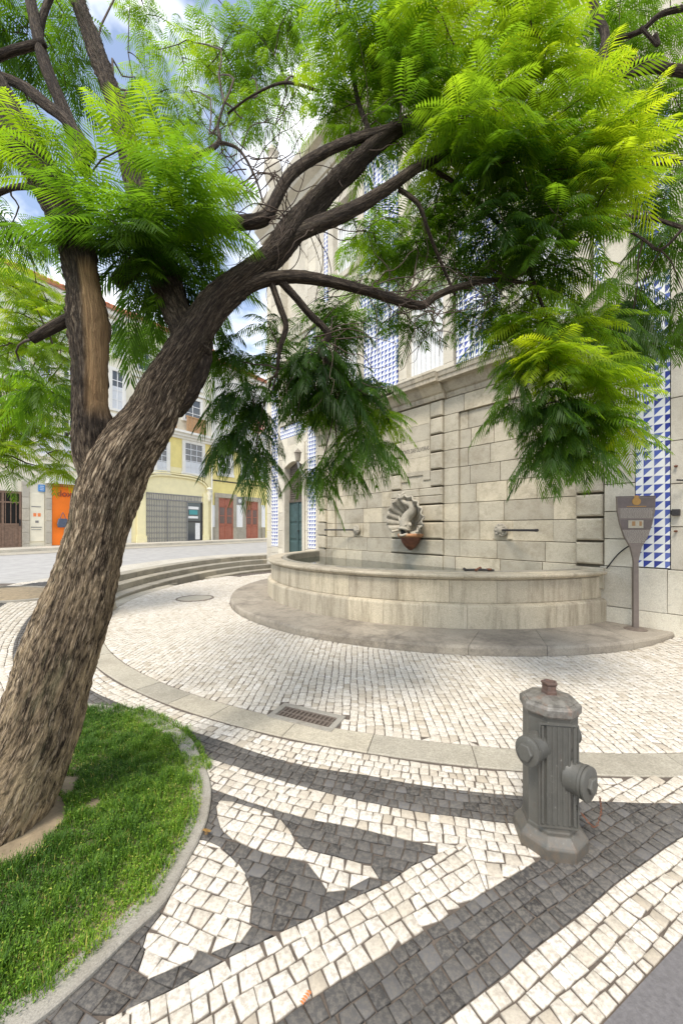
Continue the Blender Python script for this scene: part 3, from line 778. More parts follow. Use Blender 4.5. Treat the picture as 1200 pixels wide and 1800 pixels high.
# iron fitting left on the coping
rf = empty('iron_fitting', (0, 0, 0), 0, 'rusty iron pipe fitting lying across the basin coping below the right rod', 'pipe')
rf.parent = None
pr = math.radians(30)
def loc2w(a, y, z): p = W_C+ua*a+un*(-y); return Vector((p[0], p[1], z))
fp = loc2w(BC[0]+3.58*math.sin(math.radians(49)), BC[1]-3.58*math.cos(math.radians(49)), .93); rf.location = fp
mb = MB(); mb.tube([(-.30, .02, 0), (-.1, .0, .008), (.12, -.02, .0)], [.016, .018, .014], 8); mb.tube([(-.30, .0, .0), (-.30, .08, .01)], .022, 8); mb.build('rod', M['iron'], rf)
mb = MB(); mb.tube([(-.16, -.03, .0), (-.06, .05, .03)], .02, 8); mb.lathe([(.02, -.012), (.04, -.01), (.04, .012), (.02, .012)], 12, (.05, 0, .012)); mb.build('clamp', M['rust'], rf)

# ------------------------------------------------------------------ tiled palace behind and beside the fountain (same local frame)
tb = empty('tiled_building', (W_C[0], W_C[1], 0), RZ, 'tall stone building clad in blue and white triangle tiles behind the fountain', 'building')
mb = MB(); mb.box(-6.75, 9.5, .30, 9, .0, 12.4, .5); mb.build('wall_core', M['facade_stone'], tb)
fs_ = MB()
def ashlar(mb, x0, x1, z0, z1, y=0.0, h=.42, ln=.8, dep=.3, bev=.005):
    z = z0
    while z < z1-.05:
        e = min(z+h, z1)
        if z1-e < .12: e = z1
        course(mb, x0, x1, z, e, y, ln, dep, bev); z = e
# lower right: plinth blocks and pale ashlar
course(fs_, 3.60, 9.5, -.05, .36, -.01, .95, .3, .006)
course(fs_, 3.60, 4.02, .36, .98, -.004, .9, .3); fs_.block(4.02, 4.42, .36, .98, -.012, .3, .006); course(fs_, 4.42, 9.5, .36, .98, -.008, .9, .3)
ashlar(fs_, 3.66, 4.055, .98, 12.0); ashlar(fs_, 4.455, 5.15, .98, 12.0, h=.6)
ashlar(fs_, 5.6, 9.5, .98, 12.0, h=.5)
# above the fountain
def tile_panel(x0, x1, z0, z1):
    t = MB(); t.box(x0, x1, .004, .30, z0, z1); o = t.build('tile_panel', M['tile'], tb); return o
tile_panel(4.06, 4.45, 1.0, 5.2); tile_panel(4.06, 4.45, 5.4, 8.0); tile_panel(5.152, 5.598, 1.0, 12.0)
ashlar(fs_, 4.056, 4.454, 5.2, 5.4, y=-.02); ashlar(fs_, 4.056, 4.454, 8.0, 12)
def window(xc, z0, w_, h_, kind='window'):
    fr = MB(); a, b = xc-w_/2, xc+w_/2
    for (p, q, r, s) in ((a-.24, a, z0, z0+h_), (b, b+.24, z0, z0+h_), (a-.30, b+.30, z0+h_, z0+h_+.26), (a-.26, b+.26, z0-.16, z0)):
        fr.box(p, q, -.035, .28, r+.001, s-.001)
    f = fr.build('window', M['facade_stone'], tb, bevel=.01)
    g_ = MB(); g_.box(a, b, .20, .22, z0, z0+h_); g_.build('pane', M['curtain'], f)
    s = MB(); t = .055
    for (p, q, r, u) in ((a, a+t, z0, z0+h_), (b-t, b, z0, z0+h_), (xc-t*.6, xc+t*.6, z0, z0+h_), (a, b, z0, z0+t), (a, b, z0+h_-t, z0+h_), (a, b, z0+h_*.45, z0+h_*.45+t), (a, b, z0+h_*.73, z0+h_*.73+t)):
        s.box(p, q, .15, .195, r, u)
    for k in range(1, 4):
        for (lo, hi) in ((a, xc), (xc, b)):
            x = lo+(hi-lo)*k/4; s.box(x-.009, x+.009, .16, .19, z0, z0+h_)
    s.build('sash', M['white_paint'], f)
for xc in (.24, ):
    window(xc, 5.05, 1.0, 2.0); window(xc, 8.7, 1.0, 2.0)
window(-2.45, 5.05, 1.0, 2.0); window(2.75, 5.05, .95, 2.0); window(2.75, 8.7, .95, 2.0); window(-2.45, 8.7, 1.0, 2.0)
for (x0, x1) in ((-1.92+.05, -.56), (1.04, 1.9), (-3.4, -3.25), (3.52, 3.655), (1.9, 1.98)):
    tile_panel(x0, x1, 4.75, 7.7); tile_panel(x0, x1, 8.2, 11.8)
ashlar(fs_, 1.98, 2.03, 4.6, 11.9); 
for xc, w_ in ((.24, 1.0), (-2.45, 1.0), (2.75, .95)):
    a, b = xc-w_/2-.26, xc+w_/2+.26
    ashlar(fs_, a, b, 4.4, 4.88, y=.01); ashlar(fs_, a, b, 7.32, 8.53, y=.01, h=.4); ashlar(fs_, a, b, 10.97, 12, y=.01)
ashlar(fs_, -6.75, 9.5, 7.75, 8.15, y=-.06, h=.4)
for (x0, x1) in ((-1.87, -.56), (1.04, 1.98), (-3.4, -3.25), (3.52, 3.655)): ashlar(fs_, x0, x1, 11.8, 12.0)
ashlar(fs_, -3.72, -3.40, .4, 12.0); ashlar(fs_, -3.72, -3.55, .4, 7.7)
# left bay with the tall door
ashlar(fs_, -6.75, -6.42, .3, 12.0, h=.6, ln=.5); ashlar(fs_, -5.98, -5.62, .3, 4.3, h=.6, ln=.5); ashlar(fs_, -4.36, -4.22, .3, 4.3, h=.6, ln=.5)
ashlar(fs_, -3.82, -3.72, .3, 12.0, h=.6, ln=.5)
tile_panel(-6.415, -5.985, .95, 7.7); tile_panel(-4.215, -3.825, .95, 7.7)
for (a, b) in ((-6.42, -5.98), (-4.22, -3.82)): ashlar(fs_, a, b, .3, .95); ashlar(fs_, a, b, 8.15, 12)
tile_panel(-5.97, -4.23, 4.6, 5.0)
ashlar(fs_, -5.98, -4.22, 4.3, 4.6, h=.3); window(-5.1, 5.2, .9, 2.0); ashlar(fs_, -5.98, -5.82, 4.6, 12); ashlar(fs_, -4.38, -4.22, 4.6, 12); ashlar(fs_, -5.82, -4.38, 7.4, 7.75)
fs_.build('ashlar_facing', M['facade_stone'], tb)
dm = MB()                                        # arched stone door case
a, b = -5.62, -4.36
arch = [(a, .4), (a, 3.82)]+[((a+b)/2-(b-a)/2*math.cos(t)*.82-0, 3.62+.28*math.sin(t)) for t in np.linspace(.15, PI-.15, 9)]+[(b, 3.82), (b, .4)]
for p, q in ((a, a+.12), (b-.12, b)): dm.box(p, q, -.04, .28, .4, 3.6)
top = [(a, 3.6), (a+.12, 3.6)]+[(a+.12+(b-a-.24)*k/10, 3.6+.16*math.sin(PI*k/10)) for k in range(1, 10)]+[(b-.12, 3.6), (b, 3.6), (b, 4.3), (a, 4.3)]
dm.prism(top[::1], -.04, .28)
dm.box(a, b, -.08, .28, .3, .62)
dc = dm.build('door_case', M['facade_stone'], tb)
dd = MB(); x0, x1 = a+.12, b-.12
dd.box(x0, x1, .18, .22, .62, 2.45)
for (p, q) in ((x0, (x0+x1)/2-.006), ((x0+x1)/2+.006, x1)):
    for (z0, z1) in ((.68, 1.15), (1.22, 1.72), (1.79, 2.38)):
        w2 = (q-p)/2-.05
        for c2 in ((p+q)/2,): dd.block(c2-w2, c2+w2, z0, z1, .155, .03, .02)
    dd.box(p, p+.03, .15, .18, .62, 2.45); dd.box(q-.03, q, .15, .18, .62, 2.45)
do = dd.build('door', M['green_wood'], tb)
kn = MB(); kn.lathe([(.02, 0), (.03, .02), (.02, .05), (.001, .055)], 10, ((x0+x1)/2+.07, .15, 1.5), mat=Matrix.Rotation(PI/2, 3, 'X')); kn.build('handle', M['iron'], do)
ov = MB(); ov.box(x0, x1, .18, .22, 2.45, 3.78)
z = 2.50
while z < 3.62: ov.box(x0+.04, (x0+x1)/2-.03, .15, .18, z, z+.05); ov.box((x0+x1)/2+.03, x1-.04, .15, .18, z, z+.05); z += .075
ov.box(x0, x1, .14, .18, 2.44, 2.50); ov.box(x0, x1, .14, .18, 3.08, 3.13); ov.build('overdoor_shutter', M['weathered'], tb)
# main cornice and urn on the far corner
cm = MB(); cm.sweepx([(.3, 12.0), (-.05, 12.0), (-.1, 12.15), (-.3, 12.3), (-.34, 12.5), (-.5, 12.55), (-.55, 12.75), (.3, 12.8)], -7.1, 9.5); cm.build('main_cornice', M['facade_stone'], tb)
cm = MB(); cm.box(-7.0, 9.4, -.1, .3, 12.8, 13.4); 
cm.build('parapet', M['facade_stone'], tb)
ur = MB(); ur.lathe([(.2, 13.4), (.22, 13.6), (.12, 13.7), (.1, 13.85), (.25, 14.1), (.32, 14.45), (.30, 14.7), (.16, 14.8), (.14, 14.95), (.22, 15.1), (.12, 15.3), (.001, 15.45)], 20, (-6.6, .15, 0)); ur.build('urn', M['facade_stone'], tb, auto=50)
# wall things
cb = empty('wall_cable', loc2w(3.7, -.01, .95), RZ, 'thin black cable running diagonally up the wall to the sign', 'cable')
mb = MB(); mb.tube(cr_spline([(0, -.01, -.01), (.15, -.012, .22), (.3, -.012, .36), (.42, -.012, .43)]), .009, 6); mb.build('cord', M['black'], cb)
wb = empty('wall_lamp_box', loc2w(4.52, -.01, 1.78), RZ, 'small dark metal wall box on the stone beside the tiles', 'wall box')
mb = MB(); mb.box(-.04, .045, -.07, .02, -.045, .045); mb.box(-.06, -.04, -.05, -.02, -.03, .03); mb.build('case', M['iron'], wb, bevel=.006)
for i, (z, lb) in enumerate([(1.52, 'lower small rusty iron stub in the stone beside the tile strip'), (2.42, 'upper small rusty iron stub in the stone beside the tile strip')]):
    q = empty('wall_stub', loc2w(4.52, -.01, z), RZ, lb, 'iron stub', 'iron stubs in the wall'); mb = MB(); mb.tube([(0, .02, 0), (0, -.03, 0)], .016, 8); mb.tube([(-.02, -.03, 0), (.02, -.03, 0)], .012, 6); mb.build('pin', M['rust'], q)
br = empty('wall_hook', loc2w(4.66, -.01, 2.22), RZ, 'short black iron bracket sticking out at the right edge of the facade', 'bracket')
mb = MB(); mb.tube([(0, .03, 0), (0, -.05, 0), (-.05, -.10, -.01), (-.12, -.12, 0)], .012, 8); mb.box(-.02, .03, -.02, .02, -.05, .12); mb.build('arm', M['iron'], br)
# lantern on a curved arm by the left end of the fountain
lp = empty('wall_lantern', loc2w(-3.45, -.08, 2.9), RZ, 'grey curved arm lantern bracket above the tile strip by the tall door', 'lantern')
mb = MB(); mb.tube(cr_spline([(0, .05, 0), (-.14, -.12, .0), (-.32, -.3, .16), (-.48, -.42, .42), (-.52, -.46, .66)]), .035, 10); mb.build('arm', M['steel'], lp, smooth=True)
mb = MB(); mb.lathe([(.03, .64), (.05, .66), (.07, .68), (.10, .90), (.12, .92), (.06, .99), (.015, 1.03), (.001, 1.06)], 8, (-.52, -.46, 0)); mb.build('lantern_head', M['granite_slab'], lp)
# information sign on its post
sg = empty('information_sign', (4.19, 5.49, .115), math.radians(-14), 'bronze brown shield shaped information sign on a tapering post by the tiles', 'sign')
mb = MB(); mb.lathe([(.001, 0), (.14, 0), (.14, .012), (.10, .028), (.05, .035), (.001, .035)], 24); mb.build('base_plate', M['iron_grate'], sg)
def taper(mb, secs):       # rectangular sections (hw, hd, z)
    vs = []
    for hw_, hd, z in secs: vs += [(-hw_, -hd, z), (hw_, -hd, z), (hw_, hd, z), (-hw_, hd, z)]
    fs = [(3, 2, 1, 0)]+[(k*4+i, k*4+(i+1) % 4, k*4+4+(i+1) % 4, k*4+4+i) for k in range(len(secs)-1) for i in range(4)]+[tuple(range(len(secs)*4-4, len(secs)*4))]
    mb.add(vs, fs)
M['bronze'] = plain('brown_bronze_paint', (.20, .165, .145), .45, .35, var=.2, scale=16)
M['bronze_dark'] = plain('dark_bronze_panel', (.13, .105, .10), .4, .4, var=.25, scale=16)
mb = MB(); taper(mb, [(.034, .028, .03), (.032, .026, .62), (.030, .025, .96), (.036, .025, 1.02), (.075, .024, 1.2)]); mb.build('post', M['bronze'], sg, bevel=.004)
def shield(s=1.0, z0=1.19, z1=1.895):
    hw_ = [(.075, z0), (.14, z0+.12), (.20, z0+.32), (.232, z0+.50), (.238, z1)]
    zc_ = (z0+z1)/2; q = [(w_*s if s != 1 else w_, zc_+(z-zc_)*s) for w_, z in hw_]
    return [(w_, z) for w_, z in q]+[(-w_, z) for w_, z in q[::-1]]
mb = MB(); mb.prism(shield(), -.022, .022); hd_ = mb.build('panel', M['bronze'], sg, bevel=.003)
mb = MB(); mb.prism([(-.225, 1.74), (.225, 1.74), (.228, 1.88), (-.228, 1.88)], -.026, -.0225); mb.prism([(-.17, 1.43), (.17, 1.43), (.20, 1.575), (-.20, 1.575)], -.026, -.0225); mb.build('dark_band', M['bronze_dark'], sg)
mb = MB(); mb.box(-.238, .238, -.03, .03, 1.895, 1.905); mb.build('top_rail', M['bronze_dark'], sg)
mb = MB(); mb.box(-.12, .12, -.029, -.0265, 1.752, 1.762)
mb.lathe([(.036, 0), (.054, 0), (.054, .006), (.036, .006)], 28, (0, -.0262, 1.828), mat=Matrix.Rotation(PI/2, 3, 'X'))
mb.prism([(-.026, 1.880), (.026, 1.880), (.036, 1.898), (.022, 1.910), (0, 1.914), (-.022, 1.910), (-.036, 1.898)], -.034, -.0305)
ht = [(.0, 1.80), (.03, 1.83), (.034, 1.85), (.018, 1.862), (0, 1.85), (-.018, 1.862), (-.034, 1.85), (-.03, 1.83)]
mb.prism(ht, -.032, -.0265); mb.build('emblem', M['gold'], sg)
mb = MB(); rr_ = random.Random(3)
for z in np.arange(1.60, 1.725, .0155):
    x = -.195
    while x < .19:
        l = rr_.uniform(.008, .03); mb.box(x, min(x+l, .197), -.0255, -.0222, z, z+.006); x += l+rr_.uniform(.004, .010)
for z in np.arange(1.24, 1.415, .0155):
    hw2 = .075+(z-1.19)*.43; x = -hw2
    while x < hw2-.01:
        l = rr_.uniform(.008, .028); mb.box(x, min(x+l, hw2), -.0255, -.0222, z, z+.006); x += l+rr_.uniform(.004, .010)
mb.build('raised_lines', plain('pale_raised_text', (.42, .39, .34), .5, .2), sg)
mb = MB(); mb.box(-.10, .085, -.030, -.0265, 1.45, 1.56); pf = mb.build('picture_plate', plain('pale_picture_plate', (.42, .38, .30), .6, var=.25, scale=30), sg)
M['ochre'] = plain('ochre_relief', (.30, .17, .07), .6)
for x0, x1 in ((-.055, -.015), (.035, .065)): mb = MB(); mb.box(x0, x1, -.032, -.0303, 1.48, 1.545); mb.build('brown_figure', M['ochre'], pf)

# ------------------------------------------------------------------ houses across the street (local x along the street, y into the houses)
HO = np.array([-15.1, 17.6]); hd2 = np.array([.554, .832]); RH = math.atan2(.832, .554)
def fb(x): r = (x-600)/676; return (17.6*r+15.1)/(.554-.832*r)
def fz(x, y): return 1.55+(930-y)/676*(17.6+.832*fb(x))
def gb(b): p = HO+hd2*b; return float(hz(p[0], p[1]))
def house(name, b0, label, group=None):
    p = HO+hd2*b0; return empty(name, (p[0], p[1], gb(b0)), RH, label, 'house', group), b0, gb(b0)
def rect(x0, x1, yt, yb, H):               # photo rectangle on the house front -> local rectangle
    xm = (x0+x1)/2; return fb(x0)-H[1], fb(x1)-H[1], fz(xm, yt)-H[2], fz(xm, yb)-H[2]
def win(H, x0, x1, z0, z1, frame='pale_plaster', pane='glass', nx=2, nz_=3, fr=.16, sashm='white_paint', curtain=0):
    f = MB()
    for (p, q, r, s) in ((x0-fr, x0, z0-.0, z1), (x1, x1+fr, z0, z1), (x0-fr, x1+fr, z1, z1+fr*1.1), (x0-fr*1.3, x1+fr*1.3, z0-fr*.8, z0)): f.box(p, q, -.06, .05, r+.001, s-.001)
    f = f.build('window', M[frame], H[0])
    g_ = MB(); g_.box(x0, x1, .01, .03, z0, z1); g_.build('pane', M[pane], f)
    if curtain: c = MB(); c.box(x0, x1, .002, .008, z0, z0+(z1-z0)*curtain); c.build('blind', M['curtain'], f)
    s = MB(); t = .045
    for k in range(nx+1): x = x0+(x1-x0)*k/nx; s.box(max(x-t/2, x0), min(x+t/2, x1), -.025, .0, z0, z1)
    for k in range(nz_+1): z = z0+(z1-z0)*k/nz_; s.box(x0, x1, -.03, -.0251, max(z-t/2, z0), min(z+t/2, z1))
    s.build('sash', M[sashm], f); return f
def wallblock(H, w_, h_, mat, depth=7, name='wall'):
    mb = MB(); mb.box(0, w_, .05, depth, -.6, h_, .5); return mb.build(name, M[mat], H[0])
def band(H, x0, x1, z0, z1, y0, mat, name):
    mb = MB(); mb.box(x0, x1, y0, .06, z0, z1, .5); return mb.build(name, M[mat], H[0], bevel=.02)
def roof(H, w_, z, ov=.45):
    mb = MB(); mb.add([(-.1, -ov, z), (w_+.1, -ov, z), (w_+.1, 4, z+2.2), (-.1, 4, z+2.2), (-.1, -ov, z-.16), (w_+.1, -ov, z-.16), (w_+.1, 4, z+1.9), (-.1, 4, z+1.9)], [(0, 1, 2, 3), (7, 6, 5, 4), (0, 4, 5, 1), (1, 5, 6, 2), (3, 7, 4, 0), (2, 6, 7, 3)])
    n = int(w_/.25)
    for k in range(n): x = (k+.5)*w_/n; mb.tube([(x, -ov-.02, z+.02), (x, 4, z+2.23)], .07, 6)
    mb.build('roof', M['tilered'], H[0])
# house A : cream, gate and orange shop front
b0 = fb(-60); wA = fb(150)-b0
A_ = house('cream_house', b0, 'cream stone fronted house with brown iron gate and bright orange shop entrance')
wallblock(A_, wA, 12.9, 'cream'); roof(A_, wA, 12.9)
def gate_panel(H, x0, x1, z0, z1, name, mat='brown_wood', split=.42):
    d = MB(); d.box(x0, x1, .0, .045, z0, z0+(z1-z0)*split); zz = z0+(z1-z0)*split
    d.box(x0, x1, -.02, .0, zz-.05, zz+.05); d.box(x0, x1, -.02, .0, z0, z0+.12); d.box(x0, x1, -.02, .02, z1-.1, z1); d.box(x0, x1, -.02, .02, z1-.55, z1-.48)
    for x in (x0, (x0+x1)/2-.04, x1-.08): d.box(x, x+.08, -.03, .02, z0, z1)
    n = int((x1-x0)/.17)
    for k in range(1, n): x = x0+(x1-x0)*k/n; d.tube([(x, -.005, zz), (x, -.005, z1)], .016, 6)
    for k in range(1, n): x = x0+(x1-x0)*k/n; d.box(x-.045, x+.045, -.012, .0, z0+.18, zz-.12)
    o = d.build(name, M[mat], H[0]); e = MB(); e.box(x0, x1, .04, .048, zz, z1); e.build('dark_opening', M['black'], o); return o
x0, x1, z1, z0 = rect(-30, 38, 862, 968, A_); gate_panel(A_, x0, x1, .05, z1, 'iron_gate')
mb = MB(); mb.tube([(x1-.06, -.04, 1.25), (x1-.06, -.10, 1.25)], .03, 8); mb.box(x1-.1, x1-.03, -.045, -.035, 1.1, 1.4); mb.build('gate_lock', M['iron'], A_[0])
st_ = MB()
for (xa, xb) in ((39, 52), (80, 91)):
    a, b, zt, _ = rect(xa, xb, 846, 966, A_); z = -.3
    while z < zt: st_.block(a, b, z+.006, min(z+.55, zt)-.006, -.05, .12, .012); z += .55
st_.build('stone_pier', M['kerb'], A_[0])
x0, x1, zt, zb = rect(53, 79, 866, 962, A_); mb = MB(); mb.block(x0, x1, .35, zt, .0, .06, .02); mp_ = mb.build('pale_wall_panel', M['cream'], A_[0])
mb = MB()
for k, xx_ in enumerate((.33, .62)):
    c = x0+(x1-x0)*xx_; mb.box(c-.06, c+.06, -.006, .001, fz(66, 908)-A_[2], fz(66, 902)-A_[2])
mb.build('orange_spots', M['orange_print'], mp_)
mb = MB(); c = x0+(x1-x0)*.48; mb.box(c-.07, c+.06, -.01, .001, fz(66, 919)-A_[2], fz(66, 915)-A_[2]); mb.build('coin_slot', M['steel'], mp_); mb = MB(); mb.box(x0+.04, x1-.12, -.012, .001, fz(66, 927.5)-A_[2], fz(66, 926)-A_[2]); mb.build('letter_slot', M['steel'], mp_); mb = MB(); mb.box(x0+.06, x1-.14, -.01, .001, fz(66, 931.5)-A_[2], fz(66, 930.5)-A_[2]); mb.build('letter_slot', M['steel'], mp_); mb = MB(); mb.box(x0+.06, x1-.16, -.008, .001, fz(66, 891.5)-A_[2], fz(66, 890)-A_[2]); mb.build('small_plate', M['steel'], mp_)
x0, x1, zt, zb = rect(68, 79, 852, 864, A_); mb = MB(); mb.box(x0, x1, -.03, .04, zb, zt); sp_ = mb.build('street_name_plate', M['blue_enamel'], A_[0])
mb = MB()
for k in range(3): z = zb+(zt-zb)*(.2+.27*k); mb.box(x0+.04, x1-.04, -.034, -.031, z, z+.025)
mb.build('white_lines', M['white_paint'], sp_)
x0, x1, zt, zb = rect(92.5, 150, 857, 956, A_); mb = MB(); mb.box(x0, x1, .02, .05, .15, zt); op = mb.build('orange_doorway', M['orange'], A_[0])
mb = MB(); mb.box(x0, x1, -.02, .02, fz(110, 868)-A_[2]-.0, zt); mb.build('fascia', M['orange'], op)
mb = MB(); mb.box(x0-.05, x1, -.35, .04, zt, zt+.12); mb.build('red_awning_edge', M['darkred'], A_[0]); mb = MB(); mb.box(x0-.3, x1, -.42, .04, zt+.12, zt+.42); mb.build('white_canopy', M['white_paint'], A_[0])
text('doxo', 'shop_lettering', .42, (x0+.18, -.025, fz(110, 872.5)-A_[2]), M['darkred'], op, ext=.004, align='LEFT', bold=.008)
for (xa, xb) in ((-20, 0), (25, 45), (70, 90), (112, 132)):
    for (z0, z1) in ((4.6, 6.5), (7.6, 9.6), (10.4, 12.2)): a = fb(xa)-b0; b = fb(xb)-b0; win(A_, a, b, z0, z1, curtain=.5)
for z in (3.9, 7.1, 10.0): band(A_, 0, wA, z, z+.16, -.12, 'pale_plaster', 'string_course')
band(A_, 0, wA, 12.55, 12.85, -.35, 'pale_plaster', 'eaves_cornice')
# hanging bag in the orange doorway
bx, bz = fb(109), fz(109, 918); p = HO+hd2*bx+np.array([.832, -.554])*.12
bg_ = empty('hanging_bag', (p[0], p[1], bz), RH, 'grey blue tote bag hanging in the orange shop entrance', 'bag')
mb = MB(); mb.prism([(-.20, -.26), (.20, -.26), (.235, -.1), (.17, .18), (-.17, .18), (-.235, -.1)], -.06, .06); mb.build('pouch', M['bag'], bg_, bevel=.02)
mb = MB(); mb.tube(cr_spline([(-.12, -.02, .17), (-.05, -.02, .38), (0, -.02, .48), (.05, -.02, .38), (.12, -.02, .17)]), .014, 6); mb.build('strap', M['bag'], bg_)
# house B hidden mostly by the trunk
b0 = fb(150.4); wB = fb(231.6)-b0
B_ = house('pale_house', b0, 'pale plastered narrow house seen past the fork of the big tree'); wallblock(B_, wB, 13.0, 'cream'); roof(B_, wB, 13.0)
for (xa, xb) in ((160, 175), (197, 216)):
    for (z0, z1) in ((4.6, 6.6), (7.6, 9.7), (10.6, 12.3)): win(B_, fb(xa)-b0, fb(xb)-b0, z0, z1, nz_=4, curtain=.6)
a, b, zt, zb = rect(190, 222, 880, 950, B_); gate_panel(B_, a, b, .1, 3.0, 'door', 'brown_wood', .5)
band(B_, 0, wB, 12.6, 12.95, -.3, 'pale_plaster', 'eaves_cornice'); band(B_, 0, wB, 7.1, 7.3, -.12, 'pale_plaster', 'string_course'); band(B_, 0, wB, 0, 4.2, .0, 'pale_plaster', 'stone_ground_floor')
# house C: yellow with the arched shop
b0 = fb(232); wC = fb(371.6)-b0
C_ = house('yellow_arched_house', b0, 'yellow house with wide arched shop opening closed by a grey folding grille')
wallblock(C_, wC, 13.1, 'cream'); roof(C_, wC, 13.1)
zcor = fz(340, 764)-C_[2]
a, b, zt, zb = rect(257, 356, 869, 952, C_)
f = MB(); f.box(.0, a-.0, .035, .06, -.2, zcor-.2, .5); f.box(b, wC, .035, .06, -.2, zcor-.2, .5); f.box(a, b, .035, .06, zt+.0, zcor-.2, .5); f.build('yellow_facing', M['yellow_cream'], C_[0])
f = MB(); f.box(0, wC, .02, .034, zt+1.75, zcor-.2, .5); f.build('yellow_upper_facing', M['yellow'], C_[0])
mb = MB()                       # moulded basket arch over the shop
am, hw_, zs = (a+b)/2+.1, (b-a)/2+.25, zt+.35
def archpts(off): return [(am-(hw_+off)*math.copysign(abs(math.cos(t))**.55, math.cos(t)), zs+(.75+off)*math.sin(t)**.9) for t in np.linspace(0.001, PI-.001, 25)]
for off, wd, yy in ((0, .10, -.07), (.16, .07, -.12), (.28, .05, -.06)):
    P1 = archpts(off); P2 = archpts(off+wd)
    for i in range(len(P1)-1): mb.prism([P1[i], P1[i+1], P2[i+1], P2[i]], yy, .01, .5)
mb.build('arch_moulding', M['yellow_cream'], C_[0])
mb = MB(); 
for xq in (am-hw_-.15, am+hw_+.15): mb.lathe([(.05, -.55), (.16, -.35), (.1, -.2), (.2, 0), (.12, .15), (.22, .3), (.1, .42)], 10, (xq, -.05, zs-.1), rnd=.5)
mb.build('scroll_bracket', M['cream'], C_[0], auto=60)
for xq0, xq1 in ((a-.55, a-.05), (b+.05, b+.42)): mb = MB(); mb.box(xq0, xq1, -.07, .01, -.1, zs-.15, .5); mb.box(xq0-.05, xq1+.05, -.11, .01, -.1, .5, .5); mb.build('pilaster', M['yellow_cream'], C_[0])
mb = MB(); mb.box(a, b, .055, .07, 0, zt); mb.build('shop_opening', M['black'], C_[0])
gr = MB(); xs_ = a+(b-a)*.70                  # folding lattice grille
gr.box(a, b, -.03, .0, zt-.42, zt-.36); gr.box(a, b, -.03, .0, zt-.06, zt); gr.box(a, b, -.02, .0, .02, .10)
for k in range(int((b-a)/.11)): x = a+.11*k; gr.box(x, x+.035, -.022, -.004, zt-.36, zt)
for k in range(int((xs_-a)/.105)):
    x = a+.105*k; gr.box(x, x+.03, -.03, -.008, .1, zt-.42)
    z = .25
    while z < zt-.6:
        gr.add([(x, -.02, z), (x+.105, -.02, z+.14), (x+.105, -.02, z+.165), (x, -.02, z+.025)], [(0, 1, 2, 3)]); gr.add([(x, -.018, z+.14), (x+.105, -.018, z), (x+.105, -.018, z+.025), (x, -.018, z+.165)], [(0, 1, 2, 3)]); z += .33
gr.box((a+xs_)/2-.03, (a+xs_)/2+.03, -.04, 0, .1, zt-.4); gr.box(xs_-.04, xs_+.03, -.04, 0, .1, zt-.4); gr.build('folding_grille', M['steel'], C_[0])
dw = MB(); dw.box(b-.09, b-.02, -.03, .04, .05, zt-.42); dw.box(xs_+.03, b-.02, -.03, .04, .05, .16); dw.box(xs_+.03, b, -.03, .04, 1.35, 1.42); dw.build('shop_door_frame', M['iron'], C_[0])
mb = MB(); mb.box(xs_+.05, b-.1, .02, .05, .16, zt-.45); pg = mb.build('shop_window', M['glass'], C_[0])
mb = MB(); mb.box(xs_+.16, b-.38, .0, .018, 1.85, 2.15); mb.build('teal_display', M['teal'], pg); mb = MB(); mb.box(xs_+.1, b-.3, .0, .019, 2.2, 2.38); mb.box(xs_+.1, b-.35, .0, .019, 1.6, 1.75); mb.box(b-.55, b-.2, .0, .018, .2, 1.3); mb.build('white_display', M['white_paint'], pg)
x0, x1, z1, z0 = rect(325.5, 355, 781, 832, C_); win(C_, x0, x1, z0, z1, nx=3, nz_=5, fr=.22, curtain=.38, sashm='curtain')
x0, x1, z1, z0 = rect(276, 293, 781, 830, C_); win(C_, x0, x1, z0, z1, nx=2, nz_=5, fr=.22, curtain=.38, sashm='curtain')
x0, x1, _, _ = rect(240, 258, 781, 830, C_); win(C_, x0, x1, z0, z1, nx=2, nz_=5, fr=.22, curtain=.3, sashm='curtain')
mb = MB(); mb.box(-.0, wC, -.45, .05, zcor-.12, zcor+.02); mb.box(0, wC, -.3, .05, zcor-.3, zcor-.12); mb.box(0, wC, -.15, .05, zcor-.45, zcor-.3); mb.build('balcony_slab', M['pale_plaster'], C_[0])
for (xa, xb) in ((325, 352), (282, 300), (244, 262)):
    x0 = fb(xa)-b0; x1 = fb(xb)-b0; mb = MB(); mb.box(x0-.1, x1+.1, -.42, -.36, zcor+.02, zcor+.95); 
    n_ = 5
    for k in range(n_+1): x = x0-.1+(x1-x0+.2)*k/n_; mb.box(x-.04, x+.04, -.45, -.41, zcor+.02, zcor+1.0)
    mb.box(x0-.14, x1+.14, -.46, -.34, zcor+.95, zcor+1.02); mb.build('wooden_balcony_front', M['orange_wood'], C_[0]); win(C_, x0, x1, zcor+.9, zcor+2.3, nx=2, nz_=3, sashm='white_paint')
    win(C_, x0, x1, zcor+3.1, zcor+4.6, nx=2, nz_=3)
band(C_, 0, wC, 12.7, 13.05, -.3, 'pale_plaster', 'eaves_cornice'); band(C_, 0, wC, zcor+2.6, zcor+2.75, -.1, 'pale_plaster', 'string_course')
